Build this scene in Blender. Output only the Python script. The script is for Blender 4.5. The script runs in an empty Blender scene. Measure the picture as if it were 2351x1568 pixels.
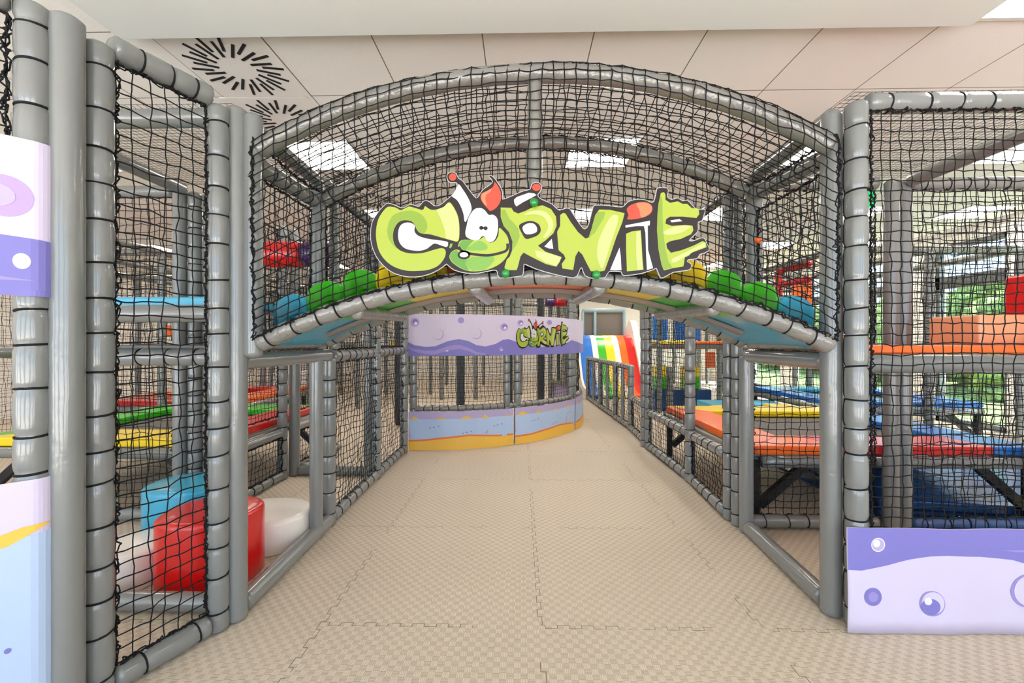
import bpy, bmesh, math, random
import numpy as np
from mathutils import Vector, Matrix, Quaternion
from mathutils.geometry import tessellate_polygon

random.seed(7)
RNG = np.random.default_rng(7)
SC = bpy.context.scene
COL = SC.collection
PI = math.pi

# ------------------------------------------------------------------ camera
F_PX = 965.0
H = 1.295                                    # eye height
YAW = math.radians(1.217)                    # turned slightly left of the walkway axis
cam_d = bpy.data.cameras.new('camera')
cam_d.sensor_width = 36.0
cam_d.lens = F_PX / 2351.0 * 36.0
cam_d.clip_start = 0.05
cam_d.clip_end = 200
cam = bpy.data.objects.new('camera', cam_d)
COL.objects.link(cam)
cam.location = (0, 0, H)
cam.rotation_euler = (PI / 2, 0, YAW)
SC.camera = cam

# ------------------------------------------------------------------ world, exposure
w = bpy.data.worlds.new('world')
SC.world = w
w.use_nodes = True
nt = w.node_tree
bg = nt.nodes['Background']
tc = nt.nodes.new('ShaderNodeTexCoord')
sep = nt.nodes.new('ShaderNodeSeparateXYZ')
ramp = nt.nodes.new('ShaderNodeValToRGB')
nt.links.new(tc.outputs['Generated'], sep.inputs[0])
mr = nt.nodes.new('ShaderNodeMapRange')
mr.inputs['From Min'].default_value = -1.0
mr.inputs['From Max'].default_value = 1.0
nt.links.new(sep.outputs['Z'], mr.inputs['Value'])
nt.links.new(mr.outputs[0], ramp.inputs[0])
ramp.color_ramp.elements[0].position = 0.44
ramp.color_ramp.elements[0].color = (0.98, 0.97, 0.96, 1)          # bright lower half, added as glow to lift the ceiling
ramp.color_ramp.elements[1].position = 0.52
ramp.color_ramp.elements[1].color = (0.27, 0.38, 0.50, 1)         # sky
nt.links.new(ramp.outputs[0], bg.inputs['Color'])
bg.inputs['Strength'].default_value = 4.8

sun_d = bpy.data.lights.new('sun', 'SUN')
sun_d.energy = 14.0
sun_d.angle = math.radians(3)
sun_d.color = (1.0, 0.95, 0.86)
sun = bpy.data.objects.new('sun', sun_d)
COL.objects.link(sun)
sun.rotation_euler = Vector((0.55, -0.30, 1.0)).to_track_quat('Z', 'Y').to_euler()   # over the roof, onto the garden

SC.view_settings.view_transform = 'Standard'
SC.view_settings.look = 'None'
SC.view_settings.exposure = 1.0
SC.view_settings.gamma = 1.0
SC.cycles.max_bounces = 7
SC.cycles.diffuse_bounces = 4
SC.cycles.glossy_bounces = 3
SC.cycles.transparent_max_bounces = 6

LIGHT_STRENGTH = 9.0

# ------------------------------------------------------------------ materials
def srgb(c):
    return tuple(((x / 255) / 12.92 if x / 255 <= 0.04045 else ((x / 255 + 0.055) / 1.055) ** 2.4) for x in c) + (1,)

def mat(name, rgb, rough=0.5, bump=0.0, bscale=20.0, coat=0.0, var=0.0, stretch=(1, 1, 1), spec=0.5, metal=0.0, bdist=0.004):
    m = bpy.data.materials.new(name)
    m.use_nodes = True
    n = m.node_tree
    b = n.nodes['Principled BSDF']
    c = srgb(rgb)
    b.inputs['Base Color'].default_value = c
    b.inputs['Roughness'].default_value = rough
    b.inputs['Coat Weight'].default_value = coat
    b.inputs['Coat Roughness'].default_value = 0.12
    b.inputs['Specular IOR Level'].default_value = spec
    b.inputs['Metallic'].default_value = metal
    if bump or var:
        t = n.nodes.new('ShaderNodeTexCoord')
        mp = n.nodes.new('ShaderNodeMapping')
        mp.inputs['Scale'].default_value = stretch
        n.links.new(t.outputs['Object'], mp.inputs[0])
        nz = n.nodes.new('ShaderNodeTexNoise')
        nz.inputs['Scale'].default_value = bscale
        nz.inputs['Detail'].default_value = 3
        nz.inputs['Distortion'].default_value = 0.9 if bdist > .01 else 0
        n.links.new(mp.outputs[0], nz.inputs['Vector'])
        if bump:
            bp = n.nodes.new('ShaderNodeBump')
            bp.inputs['Strength'].default_value = bump
            bp.inputs['Distance'].default_value = bdist
            n.links.new(nz.outputs['Fac'], bp.inputs['Height'])
            n.links.new(bp.outputs[0], b.inputs['Normal'])
            if coat:
                n.links.new(bp.outputs[0], b.inputs['Coat Normal'])
        if var:
            hv = n.nodes.new('ShaderNodeMixRGB')
            hv.blend_type = 'MULTIPLY'
            hv.inputs[1].default_value = c
            rp = n.nodes.new('ShaderNodeValToRGB')
            rp.color_ramp.elements[0].position = 0.3
            rp.color_ramp.elements[0].color = (1 - var, 1 - var, 1 - var, 1)
            rp.color_ramp.elements[1].position = 0.7
            n.links.new(nz.outputs['Fac'], rp.inputs[0])
            n.links.new(rp.outputs[0], hv.inputs[2])
            hv.inputs[0].default_value = 1
            n.links.new(hv.outputs[0], b.inputs['Base Color'])
    return m

def emit(name, rgb, strength):
    m = bpy.data.materials.new(name)
    m.use_nodes = True
    n = m.node_tree
    n.nodes.clear()
    e = n.nodes.new('ShaderNodeEmission')
    e.inputs[0].default_value = srgb(rgb)
    e.inputs[1].default_value = strength
    o = n.nodes.new('ShaderNodeOutputMaterial')
    n.links.new(e.outputs[0], o.inputs[0])
    return m

def vinyl(name, rgb, rough=0.3, bump=0.25, sc=9.0, coat=0.35):
    return mat(name, rgb, rough, bump, sc, coat, stretch=(1, 1, 1), bdist=0.012)

M = {}
M['pad'] = vinyl('grey_vinyl', (121, 123, 121), 0.20, 0.22, 8.0, 0.6)
M['padarc'] = vinyl('creased_grey_vinyl', (121, 118, 112), 0.22, 0.6, 20.0, 0.6)
M['padblue'] = vinyl('pale_blue_vinyl', (150, 178, 190), 0.3, 0.1)
M['cord'] = mat('black_cord', (17, 17, 18), 0.75, spec=0.3)
M['red'] = vinyl('red_vinyl', (214, 8, 6))
M['blue'] = vinyl('blue_vinyl', (28, 112, 205))
M['dkblue'] = vinyl('dark_blue_vinyl', (30, 75, 130), 0.25)
M['cyan'] = vinyl('cyan_vinyl', (50, 165, 200))
M['green'] = vinyl('green_vinyl', (52, 182, 16))
M['yellow'] = vinyl('yellow_vinyl', (250, 214, 8))
M['orange'] = vinyl('orange_vinyl', (250, 106, 20))
M['white'] = vinyl('white_vinyl', (238, 232, 224))
M['peach'] = vinyl('peach_vinyl', (240, 176, 132), 0.5, 0.05)
M['purple'] = vinyl('purple_vinyl', (66, 20, 90))
M['bed'] = mat('trampoline_mesh', (98, 94, 90), 0.8, 0.1, 200)
M['black'] = mat('black_metal', (22, 22, 24), 0.5)
M['board'] = mat('deck_board', (120, 112, 104), 0.6, 0.1, 30)
M['railgrey'] = mat('grey_channel', (126, 114, 106), 0.5)
M['wallpaint'] = mat('wall_paint', (232, 226, 218), 0.9, 0.05, 60)
M['soffit'] = mat('soffit_paint', (226, 230, 228), 0.85)
M['ventwhite'] = mat('vent_white', (244, 241, 238), 0.6)
M['slot'] = mat('vent_slot', (18, 18, 20), 0.7)
M['frame'] = mat('window_frame', (92, 96, 96), 0.4)
M['steel'] = mat('light_frame', (215, 212, 208), 0.5)
M['lamp'] = emit('lamp_diffuser', (255, 247, 236), LIGHT_STRENGTH)
M['lilac'] = mat('banner_lilac', (206, 196, 220), 0.5, 0.12, 5.0, bdist=0.02)
M['lavender'] = mat('banner_lavender', (180, 166, 202), 0.5, 0.12, 5.0, bdist=0.02)
M['violet'] = mat('banner_violet', (122, 116, 188), 0.5, 0.12, 5.0, bdist=0.02)
M['violet2'] = mat('banner_light_violet', (150, 137, 200), 0.5, 0.12, 5.0, bdist=0.02)
M['pbub'] = mat('banner_bubble_purple', (176, 150, 212), 0.5)
M['skyb'] = mat('banner_sky_blue', (176, 196, 226), 0.5, 0.12, 5.0, bdist=0.02)
M['sand'] = mat('banner_sand', (238, 186, 72), 0.5, 0.12, 5.0, bdist=0.02)
M['rust'] = mat('banner_rust', (232, 122, 60), 0.5)
M['bwhite'] = mat('banner_white', (224, 220, 232), 0.5)
M['s_dark'] = mat('sign_dark', (36, 25, 23), 0.35, spec=0.3)
M['s_red'] = mat('sign_maroon', (84, 24, 18), 0.35, spec=0.3)
M['s_green'] = mat('sign_lime', (158, 172, 62), 0.35, spec=0.3)
M['s_green2'] = mat('sign_lime_shade', (126, 152, 54), 0.35, spec=0.3)
M['s_light'] = mat('sign_lime_light', (180, 186, 118), 0.35, spec=0.3)
M['s_dg'] = mat('sign_leaf', (92, 142, 58), 0.35, spec=0.3)
M['s_mg'] = mat('sign_leaf_mid', (114, 158, 66), 0.35, spec=0.3)
M['s_white'] = mat('sign_white', (200, 200, 204), 0.35, spec=0.3)
M['s_rim'] = mat('sign_rim', (180, 180, 178), 0.35, spec=0.3)
M['s_orange'] = mat('sign_orange', (206, 120, 80), 0.35, spec=0.3)
M['s_coral'] = mat('sign_coral', (190, 72, 54), 0.35, spec=0.3)
M['ballg'] = mat('green_ball', (16, 130, 50), 0.25, coat=0.5)
M['leaf'] = mat('leaf', (150, 172, 92), 0.8, 0.5, 5, var=0.75)
M['leaf2'] = mat('leaf_light', (150, 166, 70), 0.8, 0.5, 6, var=0.5)
M['grass'] = mat('grass', (130, 150, 80), 0.9, var=0.3)
M['exit'] = emit('exit_green', (20, 190, 90), 1.4)
M['roomdark'] = mat('dark_grey_panel', (58, 62, 68), 0.6)

def floor_mat():
    m = bpy.data.materials.new('puzzle_mat')
    m.use_nodes = True
    n = m.node_tree
    b = n.nodes['Principled BSDF']
    L = n.links.new
    t = n.nodes.new('ShaderNodeTexCoord')
    s = n.nodes.new('ShaderNodeSeparateXYZ')
    L(t.outputs['Object'], s.inputs[0])
    def mt(op, a, bb=None, cc=None):
        k = n.nodes.new('ShaderNodeMath')
        k.operation = op
        for i, v in enumerate((a, bb, cc)):
            if v is None:
                continue
            if isinstance(v, (int, float)):
                k.inputs[i].default_value = v
            else:
                L(v, k.inputs[i])
        return k.outputs[0]
    X, Y = s.outputs['X'], s.outputs['Y']
    cell = 0.0278
    cx = mt('FLOOR', mt('DIVIDE', X, cell))
    cy = mt('FLOOR', mt('DIVIDE', Y, cell))
    chk = mt('MODULO', mt('ADD', mt('ADD', cx, cy), 1000.0), 2.0)
    fr = 2 * PI / (cell / 4)
    rx = mt('SINE', mt('MULTIPLY', X, fr))
    ry = mt('SINE', mt('MULTIPLY', Y, fr))
    rib = mt('ADD', mt('MULTIPLY', rx, chk), mt('MULTIPLY', ry, mt('SUBTRACT', 1.0, chk)))
    ribm = mt('SMOOTH_MIN', mt('MULTIPLY', rib, 2.0), 1.0, 0.3)
    # the jigsaw seams
    def seam(A, B, off, pitch):
        tooth = mt('MULTIPLY', mt('SIGN', mt('SINE', mt('MULTIPLY', B, 2 * PI / 0.11))), 0.010)
        a = mt('DIVIDE', mt('ADD', mt('SUBTRACT', A, off), tooth), pitch)
        d = mt('MULTIPLY', mt('ABSOLUTE', mt('SUBTRACT', mt('FRACT', mt('ADD', a, 0.5)), 0.5)), pitch)
        line = mt('LESS_THAN', d, 0.0016)
        a2 = mt('DIVIDE', mt('SUBTRACT', A, off), pitch)
        d2 = mt('MULTIPLY', mt('ABSOLUTE', mt('SUBTRACT', mt('FRACT', mt('ADD', a2, 0.5)), 0.5)), pitch)
        cross = mt('MULTIPLY', mt('LESS_THAN', d2, 0.011),
                   mt('LESS_THAN', mt('ABSOLUTE', mt('SINE', mt('MULTIPLY', B, 2 * PI / 0.11))), 0.09))
        return mt('MAXIMUM', line, cross)
    sm = mt('MAXIMUM', seam(X, Y, 0.088, 1.0), seam(Y, X, 1.911, 1.016))
    nz = n.nodes.new('ShaderNodeTexNoise')
    nz.inputs['Scale'].default_value = 1.6
    L(t.outputs['Object'], nz.inputs['Vector'])
    nb = n.nodes.new('ShaderNodeTexNoise')
    nb.inputs['Scale'].default_value = 3.0
    L(t.outputs['Object'], nb.inputs['Vector'])
    seamfac = mt('MULTIPLY', sm, mt('GREATER_THAN', nb.outputs['Fac'], 0.46))
    c1 = n.nodes.new('ShaderNodeMixRGB')
    c1.inputs[1].default_value = srgb((206, 191, 170))
    c1.inputs[2].default_value = srgb((224, 210, 191))
    L(chk, c1.inputs[0])  # alternate cell tones paint in how light catches the crossed ribs
    c2 = n.nodes.new('ShaderNodeMixRGB')
    c2.blend_type = 'MULTIPLY'
    L(mt('MULTIPLY', mt('SUBTRACT', 1.0, mt('MULTIPLY', mt('ADD', rib, 1.0), 0.5)), 0.34), c2.inputs[0])
    L(c1.outputs[0], c2.inputs[1])
    c2.inputs[2].default_value = (0.45, 0.40, 0.36, 1)
    c3 = n.nodes.new('ShaderNodeMixRGB')
    c3.blend_type = 'MULTIPLY'
    L(mt('MULTIPLY', nz.outputs['Fac'], 0.25), c3.inputs[0])
    L(c2.outputs[0], c3.inputs[1])
    c3.inputs[2].default_value = (0.8, 0.76, 0.72, 1)
    c4 = n.nodes.new('ShaderNodeMixRGB')
    L(mt('MULTIPLY', seamfac, 0.8), c4.inputs[0])
    L(c3.outputs[0], c4.inputs[1])
    c4.inputs[2].default_value = srgb((70, 60, 50))
    L(c4.outputs[0], b.inputs['Base Color'])
    bp = n.nodes.new('ShaderNodeBump')
    bp.inputs['Strength'].default_value = 0.5
    bp.inputs['Distance'].default_value = 0.001
    L(mt('SUBTRACT', ribm, mt('MULTIPLY', sm, 3.0)), bp.inputs['Height'])
    L(bp.outputs[0], b.inputs['Normal'])
    b.inputs['Roughness'].default_value = 0.5
    return m

def ceiling_mat():
    m = bpy.data.materials.new('ceiling_tiles')
    m.use_nodes = True
    n = m.node_tree
    b = n.nodes['Principled BSDF']
    L = n.links.new
    t = n.nodes.new('ShaderNodeTexCoord')
    s = n.nodes.new('ShaderNodeSeparateXYZ')
    L(t.outputs['Object'], s.inputs[0])
    def mt(op, a, bb=None):
        k = n.nodes.new('ShaderNodeMath')
        k.operation = op
        for i, v in enumerate((a, bb)):
            if v is None:
                continue
            if isinstance(v, (int, float)):
                k.inputs[i].default_value = v
            else:
                L(v, k.inputs[i])
        return k.outputs[0]
    def line(A, off, pitch, wd):
        a = mt('DIVIDE', mt('SUBTRACT', A, off), pitch)
        d = mt('MULTIPLY', mt('ABSOLUTE', mt('SUBTRACT', mt('FRACT', mt('ADD', a, 0.5)), 0.5)), pitch)
        return mt('LESS_THAN', d, wd)
    ln = mt('MAXIMUM', line(s.outputs['X'], -0.21, 0.605, 0.003), line(s.outputs['Y'], 2.82, 0.605, 0.003))
    nz = n.nodes.new('ShaderNodeTexNoise')
    nz.inputs['Scale'].default_value = 120
    nz.inputs['Detail'].default_value = 4
    L(t.outputs['Object'], nz.inputs['Vector'])
    c1 = n.nodes.new('ShaderNodeMixRGB')
    c1.inputs[1].default_value = srgb((248, 246, 244))
    c1.inputs[2].default_value = srgb((236, 232, 228))
    L(mt('MULTIPLY', nz.outputs['Fac'], 0.35), c1.inputs[0])
    c2 = n.nodes.new('ShaderNodeMixRGB')
    L(ln, c2.inputs[0])
    L(c1.outputs[0], c2.inputs[1])
    c2.inputs[2].default_value = srgb((120, 108, 98))
    L(c2.outputs[0], b.inputs['Base Color'])
    b.inputs['Roughness'].default_value = 0.95
    bp = n.nodes.new('ShaderNodeBump')
    bp.inputs['Strength'].default_value = 0.4
    bp.inputs['Distance'].default_value = 0.002
    L(mt('SUBTRACT', nz.outputs['Fac'], mt('MULTIPLY', ln, 3.0)), bp.inputs['Height'])
    L(bp.outputs[0], b.inputs['Normal'])
    return m

def glass_mat():
    m = bpy.data.materials.new('window_glass')
    m.use_nodes = True
    n = m.node_tree
    n.nodes.clear()
    tr = n.nodes.new('ShaderNodeBsdfTransparent')
    tr.inputs[0].default_value = (0.92, 0.97, 0.98, 1)
    gl = n.nodes.new('ShaderNodeBsdfGlossy')
    gl.inputs['Roughness'].default_value = 0.03
    mx = n.nodes.new('ShaderNodeMixShader')
    mx.inputs[0].default_value = 0.06
    o = n.nodes.new('ShaderNodeOutputMaterial')
    n.links.new(tr.outputs[0], mx.inputs[1])
    n.links.new(gl.outputs[0], mx.inputs[2])
    n.links.new(mx.outputs[0], o.inputs[0])
    return m

M['floor'] = floor_mat()
M['ceiling'] = ceiling_mat()
M['glass'] = glass_mat()

# ------------------------------------------------------------------ object helpers
def tag(o, label=None, cat=None, group=None, kind=None):
    if label: o['label'] = label
    if cat: o['category'] = cat
    if group: o['group'] = group
    if kind: o['kind'] = kind
    return o

def empty(name, loc, label, cat, group=None):
    o = bpy.data.objects.new(name, None)
    COL.objects.link(o)
    o.location = loc
    o.empty_display_size = 0.1
    return tag(o, label, cat, group)

class MB:
    def __init__(self):
        self.v, self.f, self.m = [], [], []
    def add(self, vs, fs, mi=0):
        o = len(self.v)
        self.v.extend([tuple(map(float, p)) for p in vs])
        self.f.extend([tuple(int(i) + o for i in f) for f in fs])
        self.m.extend([mi] * len(fs))
        return self
    def box(self, x0, y0, z0, x1, y1, z1, mi=0):
        vs = [(x, y, z) for z in (z0, z1) for y in (y0, y1) for x in (x0, x1)]
        return self.add(vs, [(0, 2, 3, 1), (4, 5, 7, 6), (0, 1, 5, 4), (2, 6, 7, 3), (0, 4, 6, 2), (1, 3, 7, 5)], mi)
    def obox(self, c, ax, ay, az, hx, hy, hz, mi=0):
        c, ax, ay, az = map(np.array, (c, ax, ay, az))
        vs = [c + ax * hx * a + ay * hy * b + az * hz * d for d in (-1, 1) for b in (-1, 1) for a in (-1, 1)]
        return self.add(vs, [(0, 2, 3, 1), (4, 5, 7, 6), (0, 1, 5, 4), (2, 6, 7, 3), (0, 4, 6, 2), (1, 3, 7, 5)], mi)
    def mesh(self, name, mats, smooth=False):
        me = bpy.data.meshes.new(name)
        me.from_pydata(self.v, [], self.f)
        for m in (mats if isinstance(mats, (list, tuple)) else [mats]):
            me.materials.append(m)
        me.polygons.foreach_set('material_index', self.m)
        if smooth:
            me.polygons.foreach_set('use_smooth', [True] * len(self.f))
        me.update()
        return me
    def build(self, name, mats, parent=None, smooth=False, bevel=0):
        me = self.mesh(name, mats, smooth)
        o = bpy.data.objects.new(name, me)
        COL.objects.link(o)
        if parent: o.parent = parent
        if bevel:
            b = o.modifiers.new('bevel', 'BEVEL')
            b.width = bevel
            b.segments = 3
            b.limit_method = 'ANGLE'
            b.harden_normals = True
            for p in me.polygons: p.use_smooth = True
        return o

def frames(P):
    P = np.asarray(P, float)
    T = np.gradient(P, axis=0)
    T /= np.linalg.norm(T, axis=1)[:, None]
    up = np.array([0, 0, 1.0]) if abs(T[0][2]) < 0.9 else np.array([1.0, 0, 0])
    N = np.zeros_like(P)
    n = up - T[0] * up.dot(T[0])
    n /= np.linalg.norm(n)
    for i in range(len(P)):
        n = n - T[i] * n.dot(T[i])
        n /= np.linalg.norm(n)
        N[i] = n
    B = np.cross(T, N)
    return P, T, N, B

def sweep(P, R, sides=16, cap=True, lump=0.0, puck=None):
    P, T, N, B = frames(P)
    R = np.broadcast_to(np.asarray(R, float), (len(P),))
    a = np.linspace(0, 2 * PI, sides, endpoint=False)
    vs = []
    for i in range(len(P)):
        rr = R[i] * (1 + lump * np.sin(2 * a + i * 0.35) + lump * 0.6 * np.sin(3 * a - i * 0.21))
        if puck is not None:
            rr = rr * (1 + puck[i] * (np.sin(5 * a + math.floor(i / 7) * 1.3) * np.sin(3 * a + 1)))
        vs.append(P[i] + (np.cos(a) * rr)[:, None] * N[i] + (np.sin(a) * rr)[:, None] * B[i])
    vs = np.concatenate(vs)
    fs = []
    for i in range(len(P) - 1):
        for j in range(sides):
            k = (j + 1) % sides
            fs.append((i * sides + j, i * sides + k, (i + 1) * sides + k, (i + 1) * sides + j))
    if cap:
        fs.append(tuple(range(sides))[::-1])
        fs.append(tuple((len(P) - 1) * sides + j for j in range(sides)))
    return vs, fs

def resample(P, step):
    P = np.asarray(P, float)
    s = np.concatenate([[0], np.cumsum(np.linalg.norm(np.diff(P, axis=0), axis=1))])
    n = max(2, int(s[-1] / step) + 1)
    t = np.linspace(0, s[-1], n)
    return np.stack([np.interp(t, s, P[:, k]) for k in range(3)], 1), t

def sleeve_mb(P, r, straps, step=0.02, sides=18, lump=0.008, puff=0.0):
    P, t = resample(P, step)
    R = np.full(len(P), r)
    for s in straps:
        R = R * (1 - 0.13 * np.exp(-((t - s) / 0.010) ** 2))
    if puff and len(straps) > 1:
        d = np.min(np.abs(t[:, None] - np.array(straps)[None]), axis=1)
        R = R * (1 + puff * np.clip(d / 0.06, 0, 1))
    L = t[-1]
    e = np.minimum(t, L - t)
    R = R * np.sqrt(np.clip(0.45 + e / 0.02, 0, 1))
    m = MB()
    pk = None
    if len(straps) and lump:
        d = np.min(np.abs(t[:, None] - np.array(straps)[None]), axis=1)
        pk = 0.035 * np.exp(-(d / 0.028) ** 2)
    m.add(*sweep(P, R, sides, True, lump, pk))
    return m

def ring_mb(P, r, straps, rc=0.0035, n=18, tilt=0.10, m=None, a0=-0.6):
    """one continuous cord: round the sleeve at every strap, then along it to the next"""
    m = m or MB()
    Pr, t = resample(P, 0.01)
    _, T, N, B = frames(Pr)
    path = []
    for k, s in enumerate(straps):
        i = int(np.argmin(np.abs(t - s)))
        tl = tilt * math.sin(k * 2.1)
        for a in np.linspace(a0, a0 + 2 * PI, n + 1):
            c = Pr[i] + math.cos(a) * r * N[i] + math.sin(a) * r * B[i] + (math.cos(a + k) * tl * r + 0.006 * (a - a0 - PI) / PI) * T[i]
            path.append(c)
        if k + 1 < len(straps):
            i2 = int(np.argmin(np.abs(t - straps[k + 1])))
            for q in (.25, .5, .75):
                ii = int(i + (i2 - i) * q)
                path.append(Pr[ii] + (math.cos(a0) * N[ii] + math.sin(a0) * B[ii]) * (r * 1.10))
    path = np.array(path)
    A, Bp = path[:-1], path[1:]
    T_ = np.gradient(path, axis=0); T_ /= np.linalg.norm(T_, axis=1)[:, None] + 1e-9
    vs, fs = [], []
    q = 5
    axis = Pr[np.clip((np.linspace(0, len(Pr) - 1, len(path))).astype(int), 0, len(Pr) - 1)]
    up = None
    for k in range(len(path)):
        tt = T_[k]
        if up is None:
            up = np.array([0.3, 0.5, 0.8]); 
        up = up - tt * up.dot(tt)
        if np.linalg.norm(up) < 1e-4: up = np.array([0.9, 0.1, 0.2]) - tt * tt.dot((0.9, 0.1, 0.2))
        up = up / np.linalg.norm(up)
        sd = np.cross(tt, up)
        for x in range(q):
            b = 2 * PI * x / q
            vs.append(path[k] + rc * (math.cos(b) * up + math.sin(b) * sd))
    for k in range(len(path) - 1):
        for x in range(q):
            y = (x + 1) % q
            fs.append((k * q + x, k * q + y, (k + 1) * q + y, (k + 1) * q + x))
    m.add(vs, fs)
    return m

_cache = {}
def strap_pos(L, pitch=0.135, start=0.09):
    out, s, k = [], start, 0
    while s < L - 0.05:
        out.append(s)
        k += 1
        s += pitch * (1 + 0.16 * math.sin(k * 1.7))
    return out

def tube_thing(name, p, q, label, cat='post', group=None, strapped=False, r=0.044, m='pad', far=False, pitch=0.135):
    p, q = Vector(p), Vector(q)
    L = (q - p).length
    key = (round(L, 2), strapped, r, m, far, pitch)
    if key not in _cache:
        Lr = key[0]
        P = [(0, 0, 0), (0, 0, Lr)]
        st = strap_pos(Lr, pitch) if strapped else []
        sl = sleeve_mb(P, r, st, 0.04 if far else 0.012, 12 if far else 28, 0.006 if not far else 0, 0.03 if strapped else 0)
        me = sl.mesh('foam_sleeve', M[m], True)
        ce = ring_mb(P, r * 0.92, st, 0.0042 if not far else 0.005, 12 if far else 20).mesh('lacing_cord', M['cord'], True) if strapped else None
        _cache[key] = (me, ce)
    me, ce = _cache[key]
    rot = (q - p).to_track_quat('Z', 'Y')
    if strapped:
        e = empty(name, p, label, cat, group)
        e.rotation_mode = 'QUATERNION'
        e.rotation_quaternion = rot
        a = bpy.data.objects.new('foam_sleeve', me); COL.objects.link(a); a.parent = e
        b = bpy.data.objects.new('lacing_cord', ce); COL.objects.link(b); b.parent = e
        return e
    o = bpy.data.objects.new(name, me)
    COL.objects.link(o)
    o.location = p
    o.rotation_mode = 'QUATERNION'
    o.rotation_quaternion = rot
    return tag(o, label, cat, group)

def post(X, Y, z0, z1, label, group=None, **k):
    return tube_thing('padded_post', (X, Y, z0), (X, Y, z1), label, 'post', group, **k)
def bar(p, q, label, group=None, **k):
    return tube_thing('padded_bar', p, q, label, 'bar', group, **k)

def np_mesh(name, V, Q, Tt, material):
    me = bpy.data.meshes.new(name)
    nq, ntt = len(Q), len(Tt)
    me.vertices.add(len(V))
    me.vertices.foreach_set('co', V.astype(np.float32).ravel())
    loops = np.concatenate([Q.ravel(), Tt.ravel()]) if ntt else Q.ravel()
    me.loops.add(len(loops))
    me.loops.foreach_set('vertex_index', loops.astype(np.int32))
    me.polygons.add(nq + ntt)
    st = np.concatenate([np.arange(nq) * 4, nq * 4 + np.arange(ntt) * 3])
    me.polygons.foreach_set('loop_start', st.astype(np.int32))
    me.update(calc_edges=True)
    me.materials.append(material)
    return me

def cords(A, B, r, k):
    D = B - A
    Ln = np.linalg.norm(D, axis=1); Ln[Ln == 0] = 1e-6
    T = D / Ln[:, None]
    up = np.where(np.abs(T[:, 2:3]) < 0.8, np.array([[0, 0, 1.0]]), np.array([[1.0, 0, 0]]))
    N = np.cross(T, up); N /= np.linalg.norm(N, axis=1)[:, None]
    Bn = np.cross(T, N)
    V = []
    for e in (A, B):
        for j in range(k):
            a = 2 * PI * j / k
            V.append(e + r * (math.cos(a) * N + math.sin(a) * Bn))
    V = np.stack(V, 1)                       # n, 2k, 3
    n = len(A)
    base = (np.arange(n) * 2 * k)[:, None]
    Q = np.concatenate([base + np.array([[j, (j + 1) % k, k + (j + 1) % k, k + j]]) for j in range(k)])
    return V.reshape(-1, 3), Q

OCT_V = np.array([[1, 0, 0], [-1, 0, 0], [0, 1, 0], [0, -1, 0], [0, 0, 1], [0, 0, -1]], float)
OCT_F = np.array([[0, 2, 4], [2, 1, 4], [1, 3, 4], [3, 0, 4], [2, 0, 5], [1, 2, 5], [3, 1, 5], [0, 3, 5]])

def net_mesh(S, nu, nv, r=0.0026, knots=True, k=4, jit=0.005, wave=0.012, seed=0):
    g = np.random.default_rng(seed)
    u, v = np.meshgrid(np.linspace(0, 1, nu + 1), np.linspace(0, 1, nv + 1), indexing='ij')
    P = S(u, v)                              # nu+1, nv+1, 3
    def warp(ph):
        return (np.sin(u * 7 + ph) * np.sin(v * 9 + ph * 1.7) + 0.6 * np.sin(v * 23 + ph * 3 + u * 5) * 0.6 + 0.4 * np.sin(u * 17 + ph + v * 13))
    W = np.stack([warp(seed + 0.3), warp(seed + 1.9), warp(seed + 4.1)], -1)
    edge = (np.minimum(np.minimum(u, 1 - u) * nu, np.minimum(v, 1 - v) * nv)).clip(0, 2) / 2
    P = P + W * wave * edge[..., None] + g.normal(0, jit, P.shape) * (0.3 + 0.7 * edge[..., None])
    A = np.concatenate([P[:-1].reshape(-1, 3), P[:, :-1].reshape(-1, 3)])
    B = np.concatenate([P[1:].reshape(-1, 3), P[:, 1:].reshape(-1, 3)])
    if knots:                                # every cord segment bows a little
        mid = (A + B) / 2 + g.normal(0, jit * 0.45, A.shape)
        A, B = np.concatenate([A, mid]), np.concatenate([mid, B])
    V, Q = cords(A, B, r, k)
    if knots:
        C = P.reshape(-1, 3)
        KV = (C[:, None] + OCT_V[None] * r * 2.1).reshape(-1, 3)
        KF = ((np.arange(len(C)) * 6)[:, None, None] + OCT_F[None]).reshape(-1, 3) + len(V)
        V = np.concatenate([V, KV])
    else:
        KF = np.zeros((0, 3), int)
    return np_mesh('net_mesh', V, Q, KF, M['cord']), P

_nets = 0
def net(S, nu, nv, label, group=None, r=0.0026, knots=True, k=4, jit=0.0032, wave=0.009, border=True, name='safety_net', ends=(1, 1, 1, 1)):
    global _nets
    _nets += 1
    me, P = net_mesh(S, nu, nv, r, knots, k, jit, wave, _nets)
    if not border:
        o = bpy.data.objects.new(name, me)
        COL.objects.link(o)
        return tag(o, label, 'net', group)
    e = empty(name, (0, 0, 0), label, 'net', group)
    o = bpy.data.objects.new('net_mesh', me); COL.objects.link(o); o.parent = e
    g = np.random.default_rng(1000 + _nets)
    VV, QQ, off = [], [], 0
    for ei, line in enumerate((P[0], P[-1], P[:, 0], P[:, -1])):
        if not ends[ei]: continue
        for strand in range(3):
            R, t = resample(line, 0.012)
            R = R + g.normal(0, 0.0045, R.shape) + np.sin(t * 60 + strand * 2)[:, None] * 0.005 * g.normal(0, 1, 3)
            V, Q = cords(R[:-1], R[1:], r * 1.15, 4)
            VV.append(V); QQ.append(Q + off); off += len(V)
    eo = bpy.data.objects.new('edge_cord', np_mesh('edge_cord', np.concatenate(VV), np.concatenate(QQ), np.zeros((0, 3), int), M['cord']))
    COL.objects.link(eo); eo.parent = e
    return e

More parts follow.
